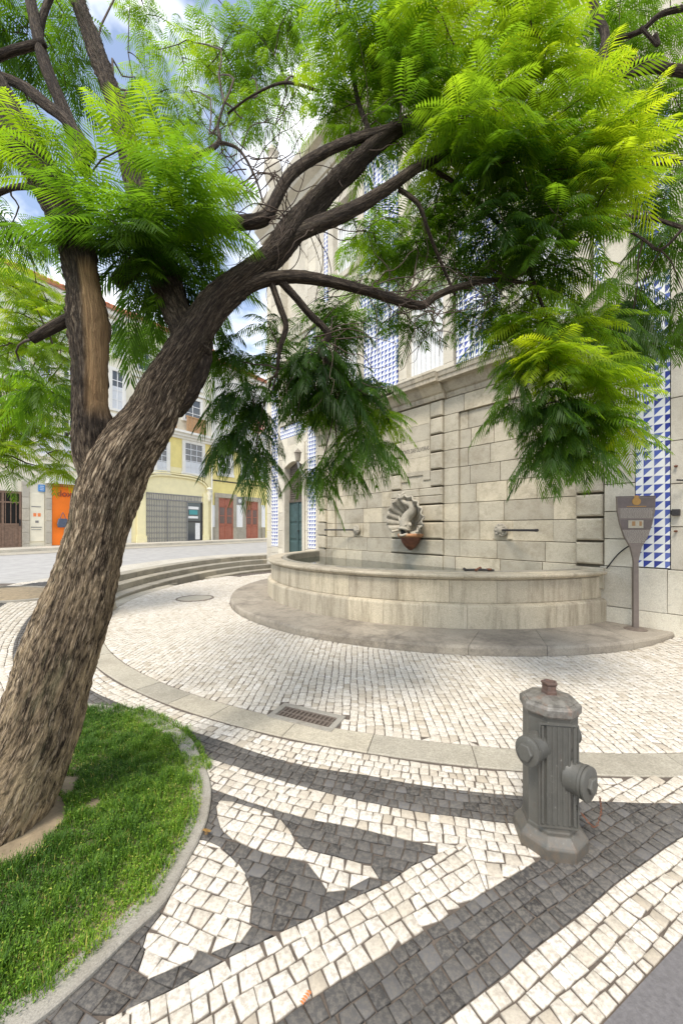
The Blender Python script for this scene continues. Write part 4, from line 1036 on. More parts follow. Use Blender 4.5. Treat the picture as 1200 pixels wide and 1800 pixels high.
# house D: yellow with two red brown doors
b0 = fb(372); wD = fb(560)-b0
D_ = house('yellow_twin_door_house', b0, 'yellow tiled house with two red brown wooden doors and white wall panels'); wallblock(D_, wD, 12.6, 'pale_plaster'); roof(D_, wD, 12.6)
zc2 = fz(400, 785)-D_[2]
mb = MB(); mb.box(0.02, wD, .02, .06, 0, 6.6, .5); mb.build('yellow_facing', M['yellow'], D_[0])
for (xa, xb, yt) in ((384, 409.5, 876), (432, 453, 882)):
    x0, x1, zt, zb = rect(xa, xb, yt, 950, D_); d = MB(); d.box(x0, x1, .0, .03, .05, zt); xm = (x0+x1)/2
    for (p, q) in ((x0, xm), (xm, x1)):
        d.box(p, p+.07, -.025, 0, .05, zt); d.box(q-.07, q, -.025, 0, .05, zt)
        for z in (.05, zt*.36, zt*.80, zt-.1): d.box(p, q, -.025, 0.0, z, z+.1)
        d.block(p+.12, q-.12, .25, zt*.36-.08, -.012, .02, .02)
    o = d.build('door', M['red_wood'], D_[0])
    for (p, q) in ((x0, xm), (xm, x1)):
        g_ = MB(); g_.box(p+.12, q-.12, -.008, -.001, zt*.36+.16, zt*.80-.06); g_.build('door_glass', M['glass'], o)
        gg = MB(); n_ = 4
        for k in range(1, n_): x = p+.12+(q-p-.24)*k/n_; gg.tube([(x, -.02, zt*.36+.1), (x, -.02, zt*.8)], .012, 5)
        gg.box(p+.12, q-.12, -.03, -.01, zt*.58, zt*.58+.05); gg.build('door_grille', M['red_wood'], o)
    s_ = MB()
    for (p, q) in ((x0-.32, x0), (x1, x1+.32)):
        s_.block(p, q, .0, .9, -.06, .12, .01); s_.block(p, q, .91, zt+.02, -.05, .12, .01)
    s_.block(x0-.32, x1+.32, zt+.02, zt+.34, -.06, .12, .01); s_.box(x0-.1, x1+.1, -.25, .05, -.3, .05); s_.build('door_surround', M['granite_band'], D_[0])
for (xa, xb) in ((371.5, 379), (415.5, 427.5), (459.5, 466)):
    x0, x1, zt, zb = rect(xa, xb, 888, 934, D_); mb = MB(); mb.box(x0, x1, -.02, .03, 1.0, zt); mb.build('white_panel', M['white_paint'], D_[0]); mb = MB(); mb.block(x0, x1, 0, .98, -.05, .1, .01); mb.build('granite_base', M['granite_band'], D_[0])
    if xa == 415.5: mb = MB(); mb.box(x0, x1, -.02, .03, zt+.02, zt+.62); mb.build('grey_plaque', M['steel'], D_[0]); mb = MB(); mb.lathe([(.001, 0), (.15, 0), (.15, .02), (.001, .02)], 16, ((x0+x1)/2, -.02, zt+.32), mat=Matrix.Rotation(PI/2, 3, 'X')); mb.build('round_badge', M['white_paint'], D_[0])
for (xa, xb) in ((388, 405), (427, 441), (458, 470)):
    x0 = fb(xa)-b0; x1 = fb(xb)-b0
    win(D_, x0, x1, zc2-2.0, zc2, nx=2, nz_=4, fr=.25); win(D_, x0, x1, zc2+1.4, zc2+3.2, nx=2, nz_=3, fr=.2, curtain=.5)
band(D_, 0, wD, zc2-2.6, zc2-2.52, -.03, 'iron', 'cable_run'); band(D_, 0, wD, 12.2, 12.55, -.3, 'pale_plaster', 'eaves_cornice'); band(D_, 0, wD, 6.6, 6.75, -.15, 'pale_plaster', 'string_course')
mb = MB(); mb.tube([(-.05, -.1, .1), (-.05, -.1, 12.5)], .05, 8); mb.build('downpipe', M['pale_plaster'], D_[0])
# round hanging sign with a pink star
bx, bz = fb(452), fz(452, 771); p = HO+hd2*(bx-2)+np.array([.832, -.554])*1.0
hs = empty('hanging_sign', (p[0]+1.2, p[1]-1.4, bz), 0, 'round pale sign with a pink star shape hanging off the yellow house', 'sign')
Rm = Matrix.Rotation(PI/2, 3, 'X')
mb = MB(); mb.lathe([(.001, -.03), (.50, -.03), (.50, .03), (.001, .03)], 28, mat=Rm); mb.build('disc', M['peach'], hs)
mb = MB(); pts = []
for k in range(10): a = k*PI/5+.3; r = .40 if k % 2 == 0 else .13; pts.append((r*math.cos(a), r*math.sin(a)))
mb.prism(pts, -.05, -.031); mb.build('star', M['pink'], hs); mb = MB(); mb.tube([(0, 0, .5), (0, 1.3, .5), (0, 2.2, .5)], .03, 6); mb.build('bracket_arm', M['iron'], hs)
# pavement along the houses with its kerb
mb = MB(); bs_ = np.arange(-8, 34, .9)
def wl(b, o_): p = HO+hd2*b+np.array([.832, -.554])*o_; return p
V = []; F = []
for b in bs_:
    for (o_, dz) in ((0, .14), (1.75, .13), (1.95, .13), (1.97, -.03)):
        p = wl(b, o_); q = wl(b, 1.97); V.append((p[0], p[1], float(hz(q[0], q[1]))+dz))
for i in range(len(bs_)-1):
    for k in range(3): a = i*4+k; F.append((a, a+1, a+5, a+4))
o = np_mesh('far_pavement', V, F, M['kerb'], None, False, list(np.repeat(RS.rand(len(bs_)), 4))); o['kind'] = 'structure'
V = []; F = []; bs2 = np.arange(-8, 34, .9)
for b in bs2:
    for o_ in (1.98, 2.25, 3.3): p = wl(b, o_); V.append((p[0], p[1], float(hz(p[0], p[1]))+(.012 if o_ < 3 else .008)))
for i in range(len(bs2)-1):
    for k in range(2): a = i*3+k; F.append((a, a+1, a+4, a+3))
o = np_mesh('gutter_paving', V, F, M['granite_band'], None, False, [.4]*len(V)); o['kind'] = 'structure'

# ------------------------------------------------------------------ hydrant
hy = empty('fire_hydrant', (1.045, 1.935, 0), math.radians(-9), 'grey painted octagonal cast iron fire hydrant with rusty top nut on the patterned paving', 'hydrant')
def hyd_mat():
    m, nt, b = nodes('chipped_grey_paint'); v = objvec(nt)
    base = mixc(nt, ramp(nt, noi(nt, 5, 6, .7, v), [(.3, 0.), (.7, 1.)]), (.082, .080, .070), (.125, .12, .105))
    base = mixc(nt, ramp(nt, noi(nt, 28, 8, .8, v), [(.60, 0.), (.68, .8)]), base, (.085, .065, .05))
    base = mixc(nt, ramp(nt, noi(nt, 14, 8, .75, objvec(nt, (1, 1, .25))), [(.58, 0.), (.70, .55)]), base, (.115, .075, .05))
    sz = nt.nodes.new('ShaderNodeSeparateXYZ'); nt.links.new(v, sz.inputs[0]); base = mixc(nt, mixc(nt, 1, ramp(nt, sz.outputs[2], [(0., .9), (.16, 0.)]), ramp(nt, noi(nt, 22, 6, .8, v), [(.4, 0.), (.6, 1.)]), 'MULTIPLY'), base, (.16, .12, .085))
    base = mixc(nt, ramp(nt, noi(nt, 40, 4, .8, v), [(.64, 0.), (.69, .6)]), base, (.34, .33, .31))
    nt.links.new(base, b.inputs['Base Color']); b.inputs['Roughness'].default_value = .48; b.inputs['Metallic'].default_value = .15
    bump(nt, b, noi(nt, 60, 5, .7, v), .25, .004); return m
M['hyd'] = hyd_mat(); hy.scale = (.805, .805, .965)
def octr(af): return af/2/math.cos(PI/8)
PH = PI/8
def octl(mb, prof): mb.lathe([(octr(r), z) for r, z in prof], 8, phase=PH)
mb = MB(); octl(mb, [(.385, -.01), (.385, .055), (.37, .066), (.305, .095), (.296, .098)]); mb.build('plinth', M['hyd'], hy, bevel=.004)
mb = MB(); octl(mb, [(.290, .09), (.290, .112), (.283, .118), (.283, .655), (.292, .668), (.30, .675)]); mb.build('body', M['hyd'], hy, bevel=.003)
mb = MB()
wv = .283*math.tan(PI/8)*2-.03; n_ = 7                       # fluted panel on the front face
for k in range(n_):
    x = -wv/2+wv*(k+.5)/n_; mb.tube([(x, -.1405, .155), (x, -.1405, .635)], .0085, 8, rnd=.5)
for x in (-wv/2-.004, wv/2+.004): mb.box(x-.003, x+.003, -.148, -.138, .145, .645)
mb.box(-wv/2-.006, wv/2+.006, -.1485, -.138, .139, .147); mb.box(-wv/2-.006, wv/2+.006, -.1485, -.138, .642, .650)
mb.build('fluted_panel', M['hyd'], hy, auto=40)
M['nutrust'] = plain('brown_rusty_nut', (.14, .085, .065), .7, .2, var=.5, scale=40, bmp=.3, c2=(.12, .10, .09), c2amt=.9)
def lid_mat():
    m, nt, b = nodes('worn_hydrant_lid'); v = objvec(nt)
    base = mixc(nt, ramp(nt, noi(nt, 18, 8, .75, v), [(.42, 0.), (.56, 1.)]), (.13, .12, .103), (.23, .215, .19))
    base = mixc(nt, ramp(nt, noi(nt, 11, 6, .7, v), [(.52, 0.), (.64, .7)]), base, (.20, .12, .08))
    nt.links.new(base, b.inputs['Base Color']); b.inputs['Roughness'].default_value = .5; b.inputs['Metallic'].default_value = .3; return m
mb = MB(); octl(mb, [(.298, .672), (.318, .684), (.318, .715), (.310, .722), (.300, .722), (.292, .728), (.280, .7285)]); octl(mb, [(.278, .722), (.274, .735), (.262, .7355), (.20, .745), (.11, .752), (.10, .752)])
ld = mb.build('lid', lid_mat(), hy, bevel=.002)
mb = MB(); mb.lathe([(.046, .75), (.046, .765), (.043, .77), (.042, .795), (.046, .80), (.050, .803), (.050, .812), (.036, .813), (.034, .806), (.001, .806)], 5, phase=.4); mb.build('top_nut', M['nutrust'], ld, bevel=.002)
def outlet(ang, z, r, ln, hexr, nm, tilt=0):
    R3 = Matrix.Rotation(ang, 3, 'Z') @ Matrix.Rotation(PI/2+tilt, 3, 'X')
    loc = Matrix.Rotation(ang, 3, 'Z') @ Vector((0, -.135, 0)); loc.z = z
    mb = MB(); mb.lathe([(r*1.12, -.01), (r*1.04, .012), (r, .03), (r, ln*.55)], 32, loc, mat=R3); b_ = mb.build(nm, M['hyd'], hy, auto=35)
    mb = MB(); mb.lathe([(r*1.02, ln*.50), (r*1.06, ln*.53), (r*1.06, ln*.64), (r*.98, ln*.65), (r*.98, ln*.70), (r*1.06, ln*.71), (r*1.06, ln*.80), (r*.9, ln*.84), (r*.001, ln*.85)], 32, loc, mat=R3); cp = mb.build('cap', M['hyd'], b_, auto=35)
    mb = MB(); mb.lathe([(hexr, ln*.82), (hexr, ln*.97), (hexr*.9, ln), (.001, ln)], 6, loc, mat=R3); mb.build('cap_nut', M['hyd'], cp, bevel=.002)
    return loc, R3
outlet(math.radians(-47), .515, .068, .15, .045, 'outlet')
outlet(math.radians(40), .385, .078, .128, .042, 'outlet')
outlet(math.radians(112), .52, .045, .075, .028, 'outlet')
mb = MB(); R3 = Matrix.Rotation(math.radians(45), 3, 'Z') @ Matrix.Rotation(PI/2, 3, 'X'); loc = Matrix.Rotation(math.radians(45), 3, 'Z') @ Vector((.01, -.138, .225))
mb.lathe([(.022, 0), (.022, .008), (.012, .01), (.012, .03), (.001, .03)], 8, loc, mat=R3); mb.build('bolt', M['hyd'], hy)
mb = MB(); pts = cr_spline([(.20, -.19, .33), (.205, -.19, .26), (.18, -.17, .18), (.13, -.135, .215)], 6)      # chain
for i, p in enumerate(pts):
    t = (pts[min(i+1, len(pts)-1)]-pts[max(i-1, 0)]).normalized(); s1 = t.orthogonal() if i % 2 else t.cross(t.orthogonal()); s1.normalize()
    ring_ = [p+t*(.009*math.cos(a))+s1*(.005*math.sin(a)) for a in np.linspace(0, 2*PI, 9)]; mb.tube(ring_, .0017, 5, cap=False)
mb.build('chain', M['rust'], hy)
mb = MB()
for i in range(7): mb.box(-.028+i*.008, -.023+i*.008, -.1435, -.141, .505, .513+.003*(i % 3))
for v_ in range(len(mb.v)): mb.v[v_] = tuple(Matrix.Rotation(math.radians(45), 3, 'Z') @ Vector(mb.v[v_]))
mb.build('cast_mark', M['hyd'], hy)

# ------------------------------------------------------------------ trees
def bark_mat():
    m, nt, b = nodes('jacaranda_bark')
    a = nt.nodes.new('ShaderNodeAttribute'); a.attribute_name = 'bark'; v = a.outputs['Vector']
    def nn(sc_, det=6, rg=.65, d=0, zs=1):
        mp_ = nt.nodes.new('ShaderNodeMapping'); mp_.inputs['Scale'].default_value = (1, 1, zs); nt.links.new(v, mp_.inputs[0]); return noi(nt, sc_, det, rg, mp_.outputs[0], d)
    plates = nn(88, 7, .72, .25); fine = nn(210, 6, .8, .2, .8); big = nn(4.2, 6, .7)
    base = ramp(nt, plates, [(.35, (.022, .015, .010)), (.43, (.095, .070, .050)), (.51, (.25, .195, .14)), (.61, (.50, .42, .32))])
    base = mixc(nt, .65, base, ramp(nt, fine, [(.3, .15), (.5, .5), (.68, .85)]), 'OVERLAY')
    crack = ramp(nt, nn(64, 5, .62, .25, .42), [(.45, 0.), (.492, .9), (.508, .9), (.55, 0.)])
    base = mixc(nt, crack, base, (.022, .015, .010))
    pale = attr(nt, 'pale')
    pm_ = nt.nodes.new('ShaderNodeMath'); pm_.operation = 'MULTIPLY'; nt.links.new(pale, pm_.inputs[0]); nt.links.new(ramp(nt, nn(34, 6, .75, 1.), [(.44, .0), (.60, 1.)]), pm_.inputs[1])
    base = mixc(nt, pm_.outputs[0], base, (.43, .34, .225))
    base = mixc(nt, 1, base, ramp(nt, big, [(.34, (.42, .38, .34)), (.47, (.8, .76, .7)), (.6, (1.15, 1.1, 1.0))]), 'MULTIPLY')
    base = mixc(nt, ramp(nt, nn(7, 5, .7), [(.58, 0.), (.70, .45)]), base, (.16, .16, .085), 'MIX')
    base = mixc(nt, attr(nt, 'young_shade'), base, (.035, .026, .02))  # thin limbs darkened: young bark, plus their silhouette shade put into the colour
    bare = attr(nt, 'bare')
    wood = ramp(nt, nn(75, 7, .75, .3, .22), [(.35, (.20, .115, .055)), (.6, (.38, .25, .125)), (.75, (.46, .33, .18))])
    base = mixc(nt, bare, base, wood)
    nt.links.new(base, b.inputs['Base Color']); b.inputs['Roughness'].default_value = .9; b.inputs['Specular IOR Level'].default_value = .25
    h = mixc(nt, .4, plates, fine); h = mixc(nt, crack, h, (0., 0., 0.)); bump(nt, b, h, .9, .02); return m
M['bark'] = bark_mat()
M['twig'] = plain('twig_bark', (.075, .05, .035), .9, var=.4, scale=30)
def limb(name, pts, rad, parent, ridge=.02, nseg=None, step=.02, bare=None, pale=None, mat='bark', flare=0, seed=0, lump=.03, young_shade=.8):
    """one limb: a bark covered tube through pts with radii rad; ridges run along it"""
    C_ = cr_spline(pts, 8); R_ = lerp_list(rad, 8)
    C2 = [C_[0]]; R2 = [R_[0]]
    for i in range(1, len(C_)):
        d = (C_[i]-C_[i-1]).length; n = max(1, int(d/step))
        for k in range(1, n+1): C2.append(C_[i-1].lerp(C_[i], k/n)); R2.append(R_[i-1]+(R_[i]-R_[i-1])*k/n)
    P = np.array([tuple(p) for p in C2]); R = np.array(R2); n = len(P)
    for _ in range(3): R[1:-1] = (R[:-2]+2*R[1:-1]+R[2:])/4; P[1:-1] = (P[:-2]+2*P[1:-1]+P[2:])/4
    T = np.gradient(P, axis=0); T /= np.linalg.norm(T, axis=1, keepdims=True)
    nseg = nseg or int(np.clip(2*PI*R.max()/.006, 10, 230))
    up = Vector(T[0]).orthogonal().normalized(); S = np.r_[0, np.cumsum(np.linalg.norm(np.diff(P, axis=0), axis=1))]
    rm_ = float(np.median(R))**.5*float(R.max())**.5; V = np.zeros((n, nseg, 3)); B = np.zeros((n, nseg, 3)); A = 2*PI*np.arange(nseg)/nseg; ba = np.zeros((n, nseg)); pa = np.zeros((n, nseg))
    for i in range(n):
        t = Vector(T[i]); up = (up-t*up.dot(t)).normalized(); sd_ = t.cross(up); r = R[i]
        for k in range(nseg):
            ca_, sa_ = math.cos(A[k]), math.sin(A[k]); bx_ = Vector((ca_*rm_, sa_*rm_, S[i]*.20+seed))
            h = 0
            if ridge: 
                h1 = noise.noise(bx_*78); h2 = noise.noise(bx_*170)
                h = ridge*(.75*(abs(h1)*2.4-.5)+.55*h2)*min(1, r/.08)
            h += lump*noise.noise(Vector((ca_*1.1, sa_*1.1, S[i]*1.6+seed*3)))*min(1, r/.08)
            d = up*ca_+sd_*sa_
            b_ = bare(S[i], P[i], d) if bare else 0
            if b_: h = h*(1-.85*b_)-.012*b_
            rr = r+h
            V[i, k] = P[i]+np.array(d)*rr; B[i, k] = bx_; ba[i, k] = b_
            if pale: pa[i, k] = pale(P[i], d)
    i, k = np.meshgrid(np.arange(n-1), np.arange(nseg), indexing='ij'); k2 = (k+1) % nseg
    F = np.c_[(i*nseg+k).ravel(), (i*nseg+k2).ravel(), ((i+1)*nseg+k2).ravel(), ((i+1)*nseg+k).ravel()]
    o = np_mesh(name, V.reshape(-1, 3), F, M[mat], None, True, None, {'bare': ba.ravel(), 'pale': pa.ravel(), 'young_shade': np.repeat(np.clip(young_shade*np.clip((.14-R)/.06, 0, 1)+(.0 if mat else 0), 0, .85), nseg)})
    a = o.data.attributes.new('bark', 'FLOAT_VECTOR', 'POINT'); a.data.foreach_set('vector', B.reshape(-1, 3).astype(np.float32).ravel())
    # closed tip
    bm = bmesh.new(); bm.from_mesh(o.data); es = [e for e in bm.edges if e.is_boundary]
    bmesh.ops.holes_fill(bm, edges=es, sides=0); bm.to_mesh(o.data); bm.free()
    if parent is not None: o.parent = parent; o.matrix_parent_inverse = Matrix.Translation(-parent.location)
    return o
def L3(*q):          # (x, y, halfwidth px, depth) -> points, radii
    return [at(x, y, d) for x, y, h, d in q], [h/676*d for x, y, h, d in q]
TB = at(-35, 1470, 1.98); TB.z = 0
tree = empty('jacaranda_tree', tuple(TB), 0, 'large leaning forked tree with rough brown bark and feathery green leaves in the grass bed', 'tree')
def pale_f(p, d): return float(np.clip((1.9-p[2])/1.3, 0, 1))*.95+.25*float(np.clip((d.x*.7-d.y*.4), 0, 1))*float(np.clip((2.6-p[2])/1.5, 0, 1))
pts, rad = L3((-130,1640,152,1.93),(-82,1540,122,1.95),(-42,1465,102,1.98),(4,1390,84,2.02),(40,1320,74,2.04),(68,1270,68,2.05),(96,1195,60,2.06),(125,1100,55,2.07),(155,1000,50,2.08),(175,930,47,2.09),(191,870,49,2.10),(211,812,49,2.10),(236,768,45,2.12),(262,730,39,2.14),(285,680,35,2.16),(318,628,29,2.19),(350,580,26.5,2.23),(380,535,25,2.27),(412,502,24,2.32),(446,475,23,2.38),(484,445,22.5,2.44),(517,402,20,2.5),(560,350,17,2.62),(620,290,14.5,2.75),(680,238,12.5,2.9),(750,205,9.5,3.05),(815,192,6,3.2),(880,200,3.5,3.35))
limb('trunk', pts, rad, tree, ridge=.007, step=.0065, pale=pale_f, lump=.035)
def bare_f(s, p, d):
    return float(np.clip(((d.x*.95-d.y*.25)-.38)/.22, 0, 1))*float(np.clip((p[2]-2.12)/.1, 0, 1))*float(np.clip((2.97-p[2])/.08, 0, 1))*(1 if noise.noise(Vector((p[2]*3, 0, 0)))+1.2 > 0 else 0)
pts, rad = L3((205,895,22,2.12),(186,845,36,2.10),(170,795,35,2.08),(163,740,29,2.05),(161,640,27,2.04),(157,562,32,2.05),(149,500,25,2.06),(134,430,26,2.10),(108,365,28,2.14),(74,300,26,2.2),(35,228,24,2.25),(-5,160,22,2.3),(-60,60,19,2.4),(-90,-60,18,2.5))
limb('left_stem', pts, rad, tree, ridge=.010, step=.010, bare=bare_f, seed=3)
pts, rad = L3((345,625,25,2.22),(330,590,27,2.26),(310,545,25,2.32),(288,480,24,2.4),(262,400,21,2.5),(240,320,20,2.6),(205,190,16,2.75),(172,95,13.5,2.9),(140,10,13,3.0),(112,-70,12,3.1))
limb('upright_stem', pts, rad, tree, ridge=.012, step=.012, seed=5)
pts, rad = L3((300,716,22,2.22),(326,680,25,2.26),(345,640,21,2.28),(358,598,14,2.3)); limb('swelling', pts, rad, tree, ridge=.012, step=.012, seed=8)
BR = [
 [(205,500,15,2.3),(262,445,17,2.34),(330,410,15,2.38),(400,394,14,2.42),(462,386,14,2.48),(484,352,13,2.52),(510,308,12,2.58),(560,272,11,2.66),(620,246,10,2.75),(700,222,8,2.9),(790,200,5,3.1)],
 [(462,462,20,2.44),(500,424,18,2.46),(545,400,15,2.5),(620,368,13,2.6),(690,325,12,2.72),(745,288,10,2.85),(810,262,7,3.0),(880,255,4,3.2)],
 [(400,528,16,2.3),(450,497,13,2.34),(520,487,12,2.42),(600,499,11,2.52),(660,516,10,2.62),(705,530,9,2.7),(742,537,8,2.78),(765,520,7,2.85),(810,503,6,2.95),(870,492,5,3.1),(940,500,3,3.3)],
 [(490,492,9,2.4),(515,518,8,2.42),(545,553,8,2.46),(578,588,7,2.5),(562,618,6,2.52),(600,660,5,2.6),(650,700,4,2.7),(690,690,2,2.8)],
 [(478,500,7,2.38),(492,540,7,2.38),(503,575,6,2.4),(492,610,5,2.42),(488,650,3,2.45)],
 [(140,552,13,2.06),(100,572,12,2.02),(55,597,9,2.0)],
 [(90,300,11,2.2),(60,325,7,2.25),(20,330,6,2.35),(-25,350,6,2.45)],
 [(160,270,12,2.3),(120,215,11,2.35),(75,180,12,2.4),(40,152,10,2.45),(-20,128,9,2.55)],
 [(150,300,14,2.35),(115,200,13,2.42),(78,110,12,2.5),(58,20,11,2.6),(45,-50,10,2.7)],
 [(100,160,8,2.5),(70,60,7,2.6),(95,-20,6,2.7)],
 [(80,75,7,2.5),(20,90,8,2.5),(-30,110,8,2.5)],
 [(600,330,7,2.75),(640,290,6,2.85),(650,240,5,2.95),(630,180,5,3.1),(612,90,4,3.3),(590,-10,4,3.5)],
 [(560,160,3,3.2),(500,145,3,3.3),(440,170,2,3.4),(400,200,2,3.5)],
 [(290,290,8,2.6),(345,275,6,2.7),(385,250,5,2.85),(383,220,3,3.0),(395,180,2,3.2)],
 [(385,250,4,2.85),(420,262,3,2.8),(448,310,2.5,2.75),(462,355,2,2.7)],
 [(700,332,5,2.78),(735,358,4.5,2.8),(750,400,4,2.85),(770,450,3.5,2.95),(800,520,3,3.05)],
 [(745,290,5,2.9),(810,330,4,3.0),(880,400,4,3.1),(930,480,3.5,3.1),(960,560,3,3.1)],
 [(880,200,5,3.3),(940,180,4,3.4),(1000,150,3,3.5),(1040,100,2,3.6)],
 [(372,700,7,2.3),(400,640,0,0)][:0],
]
for q in BR:
    if len(q) < 2: continue
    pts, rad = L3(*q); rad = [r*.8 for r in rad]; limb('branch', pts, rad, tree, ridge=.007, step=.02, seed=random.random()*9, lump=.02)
# --- leaves: twice-feathered fronds
def leaf_mat():
    m = bpy.data.materials.new('jacaranda_leaf'); m.use_nodes = True; nt = m.node_tree; nt.nodes.clear()
    o = nt.nodes.new('ShaderNodeOutputMaterial'); r = attr(nt)
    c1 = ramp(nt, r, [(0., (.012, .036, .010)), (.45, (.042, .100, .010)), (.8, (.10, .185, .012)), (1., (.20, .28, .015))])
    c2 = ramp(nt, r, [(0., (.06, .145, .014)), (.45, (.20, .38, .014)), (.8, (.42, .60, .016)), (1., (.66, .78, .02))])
    d = nt.nodes.new('ShaderNodeBsdfPrincipled'); nt.links.new(c1, d.inputs['Base Color']); d.inputs['Roughness'].default_value = .5; d.inputs['Specular IOR Level'].default_value = .3
    t = nt.nodes.new('ShaderNodeBsdfTranslucent'); nt.links.new(c2, t.inputs[0])
    mx_ = nt.nodes.new('ShaderNodeMixShader'); mx_.inputs[0].default_value = .62; nt.links.new(d.outputs[0], mx_.inputs[1]); nt.links.new(t.outputs[0], mx_.inputs[2]); nt.links.new(mx_.outputs[0], o.inputs[0]); return m
M['leaf'] = leaf_mat()
def leaf_template(npair, M_, wid=.016):
    """flat frond of unit length along x: quads (n,4,2)"""
    quads = []
    for i in range(npair):
        t = .10+.88*(i+.5)/npair; ln = .30*math.sin(PI*min(1, (t+.12)*.86))**.7+.02; ang = math.radians(68-28*t)
        for s in (-1, 1):
            dx, dy = math.cos(ang), s*math.sin(ang); nx, ny = -dy, dx
            if M_ == 0:
                w_ = wid*.62; p = [(t, 0), (t+dx*ln*.35+nx*w_, dy*ln*.35+ny*w_), (t+dx*ln, dy*ln), (t+dx*ln*.35-nx*w_, dy*ln*.35-ny*w_)]
                quads.append(p)
            else:
                for j in range(M_):
                    q = (j+.5)/M_; bx_, by_ = t+dx*ln*q, dy*ln*q; lw = wid*1.25*(1-.5*q); hl_ = ln/M_*.42
                    for s2 in (-1, 1):
                        ex, ey = bx_+s2*nx*lw+dx*lw*.35, by_+s2*ny*lw+dy*lw*.35
                        quads.append([(bx_-dx*hl_, by_-dy*hl_), (bx_+dx*hl_, by_+dy*hl_), (ex+dx*hl_*.5, ey+dy*hl_*.5), (ex-dx*hl_*.5, ey-dy*hl_*.5)])
    for i in range(6):
        t0, t1 = i/6, (i+1)/6; w_ = .006; quads.append([(t0, -w_), (t1, -w_), (t1, w_), (t0, w_)])
    return np.array(quads)
LOD = {0: leaf_template(11, 0, .034), 1: leaf_template(14, 0, .030), 2: leaf_template(18, 0, .0235)}
class Crown:
    def __init__(s): s.L = {0: [], 1: [], 2: []}; s.tw = MB(); s.nt = 0
    def leaf(s, p, d, ln, droop, tone, lod): s.L[lod].append((*p, *d, ln, droop, tone, random.uniform(-.5, .5)))
    def build(s, parent, name='foliage'):
        VV, RR = [], []
        for lod, T in LOD.items():
            if not s.L[lod]: continue
            A = np.array(s.L[lod]); n = len(A); q = T.reshape(-1, 2); m = len(q)
            P = A[:, 0:3]; D = A[:, 3:6]; D = D/np.linalg.norm(D, axis=1, keepdims=True); ln = A[:, 6][:, None, None]; dr = A[:, 7][:, None, None]
            up = np.tile([0, 0, 1.], (n, 1)); S = np.cross(D, up); S /= np.linalg.norm(S, axis=1, keepdims=True)+1e-6; Nn = np.cross(S, D)
            ro = A[:, 9][:, None]; S2 = S*np.cos(ro)+Nn*np.sin(ro)
            x = q[None, :, 0:1]; y = q[None, :, 1:2]
            V = P[:, None]+ln*(D[:, None]*x+S2[:, None]*y)
            V[:, :, 2] -= (ln*dr*(x**2*.75+np.abs(y)*1.3*(y*y*6+.25)))[:, :, 0]
            # curling sideways a little
            V += (ln*S2[:, None]*(x**2)*RS.uniform(-.18, .18, (n, 1, 1)))
            V += RS.normal(0, .0016, V.shape)
            VV.append(V.reshape(-1, 3)); RR.append(np.repeat(np.clip(A[:, 8]+RS.normal(0, .05, n), 0, 1), m))
        V = np.vstack(VV); F = np.arange(len(V)).reshape(-1, 4); o = np_mesh(name, V, F, M['leaf'], None, False, np.concatenate(RR))
        o.parent = parent; o.matrix_parent_inverse = Matrix.Translation(-parent.location)
        t = s.tw.build('twigs', M['twig'], None, True); t.parent = parent; t.matrix_parent_inverse = Matrix.Translation(-parent.location)
        print(name, 'leaf quads', len(F), 'leaves', sum(map(len, s.L.values())))
        return o
def cluster(cr, x, y, d, rx, ry, n, anchor, size=.34, tone=(.2, .8), droop=.7, per=6, lod=None, bias=(0, 0, .15), rd=None, twr=.0042, topt=0.5):
    """a bough of tips inside an ellipsoid, joined by twigs to the anchor"""
    c = at(x, y, d); ax = rx/676*d; az_ = ry/676*d; ay = rd if rd else (ax+az_)/2*.9; a = at(*anchor)
    tips = []
    for _ in range(n):
        while True:
            v = Vector((random.uniform(-1, 1), random.uniform(-1, 1), random.uniform(-1, 1)))
            if v.length < 1: break
        tips.append((Vector((c.x+v.x*ax, max(1.45, c.y+v.y*ay), c.z+v.z*az_)), v))
    nodes_ = [(a, 0)]
    tips.sort(key=lambda t: (t[0]-a).length)
    for tp, v in tips:
        b_ = min(nodes_, key=lambda q: (q[0]-tp).length+.25*q[1])[0]
        mid = b_.lerp(tp, .5)+Vector((random.uniform(-.08, .08), random.uniform(-.08, .08), random.uniform(.0, .10)))*(tp-b_).length
        q1 = b_.lerp(mid, .5)+Vector((random.uniform(-1, 1), random.uniform(-1, 1), random.uniform(-1, 1)))*.05*(tp-b_).length
        ln_ = (tp-b_).length; r0 = twr*(1+1.2*min(1, ln_)); cr.tw.tube(cr_spline([b_, q1, mid, tp], 2), lerp_list([r0, r0*.85, r0*.7, r0*.5], 2), 5, cap=False)
        nodes_.append((mid, ln_)); nodes_.append((tp, ln_))
        od = (tp-b_).normalized(); k = per+random.randint(-1, 1); ph = random.random()*6
        lod_ = lod if lod is not None else (2 if d < 2.5 else (1 if d < 3.8 else 0))
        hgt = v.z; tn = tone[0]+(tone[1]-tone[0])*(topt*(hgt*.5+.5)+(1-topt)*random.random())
        for i in range(k):
            aa = ph+i*2*PI/k+random.uniform(-.3, .3); dv = Vector((math.cos(aa), math.sin(aa), random.uniform(-.15, .55)))+od*.55+Vector(bias)
            bp_ = tp-od*random.uniform(0, .09)
            cr.leaf(bp_, dv.normalized(), size*random.uniform(.7, 1.15), droop*random.uniform(.6, 1.3), min(1, max(0, tn+random.uniform(-.12, .12))), lod_)
cr_ = Crown()
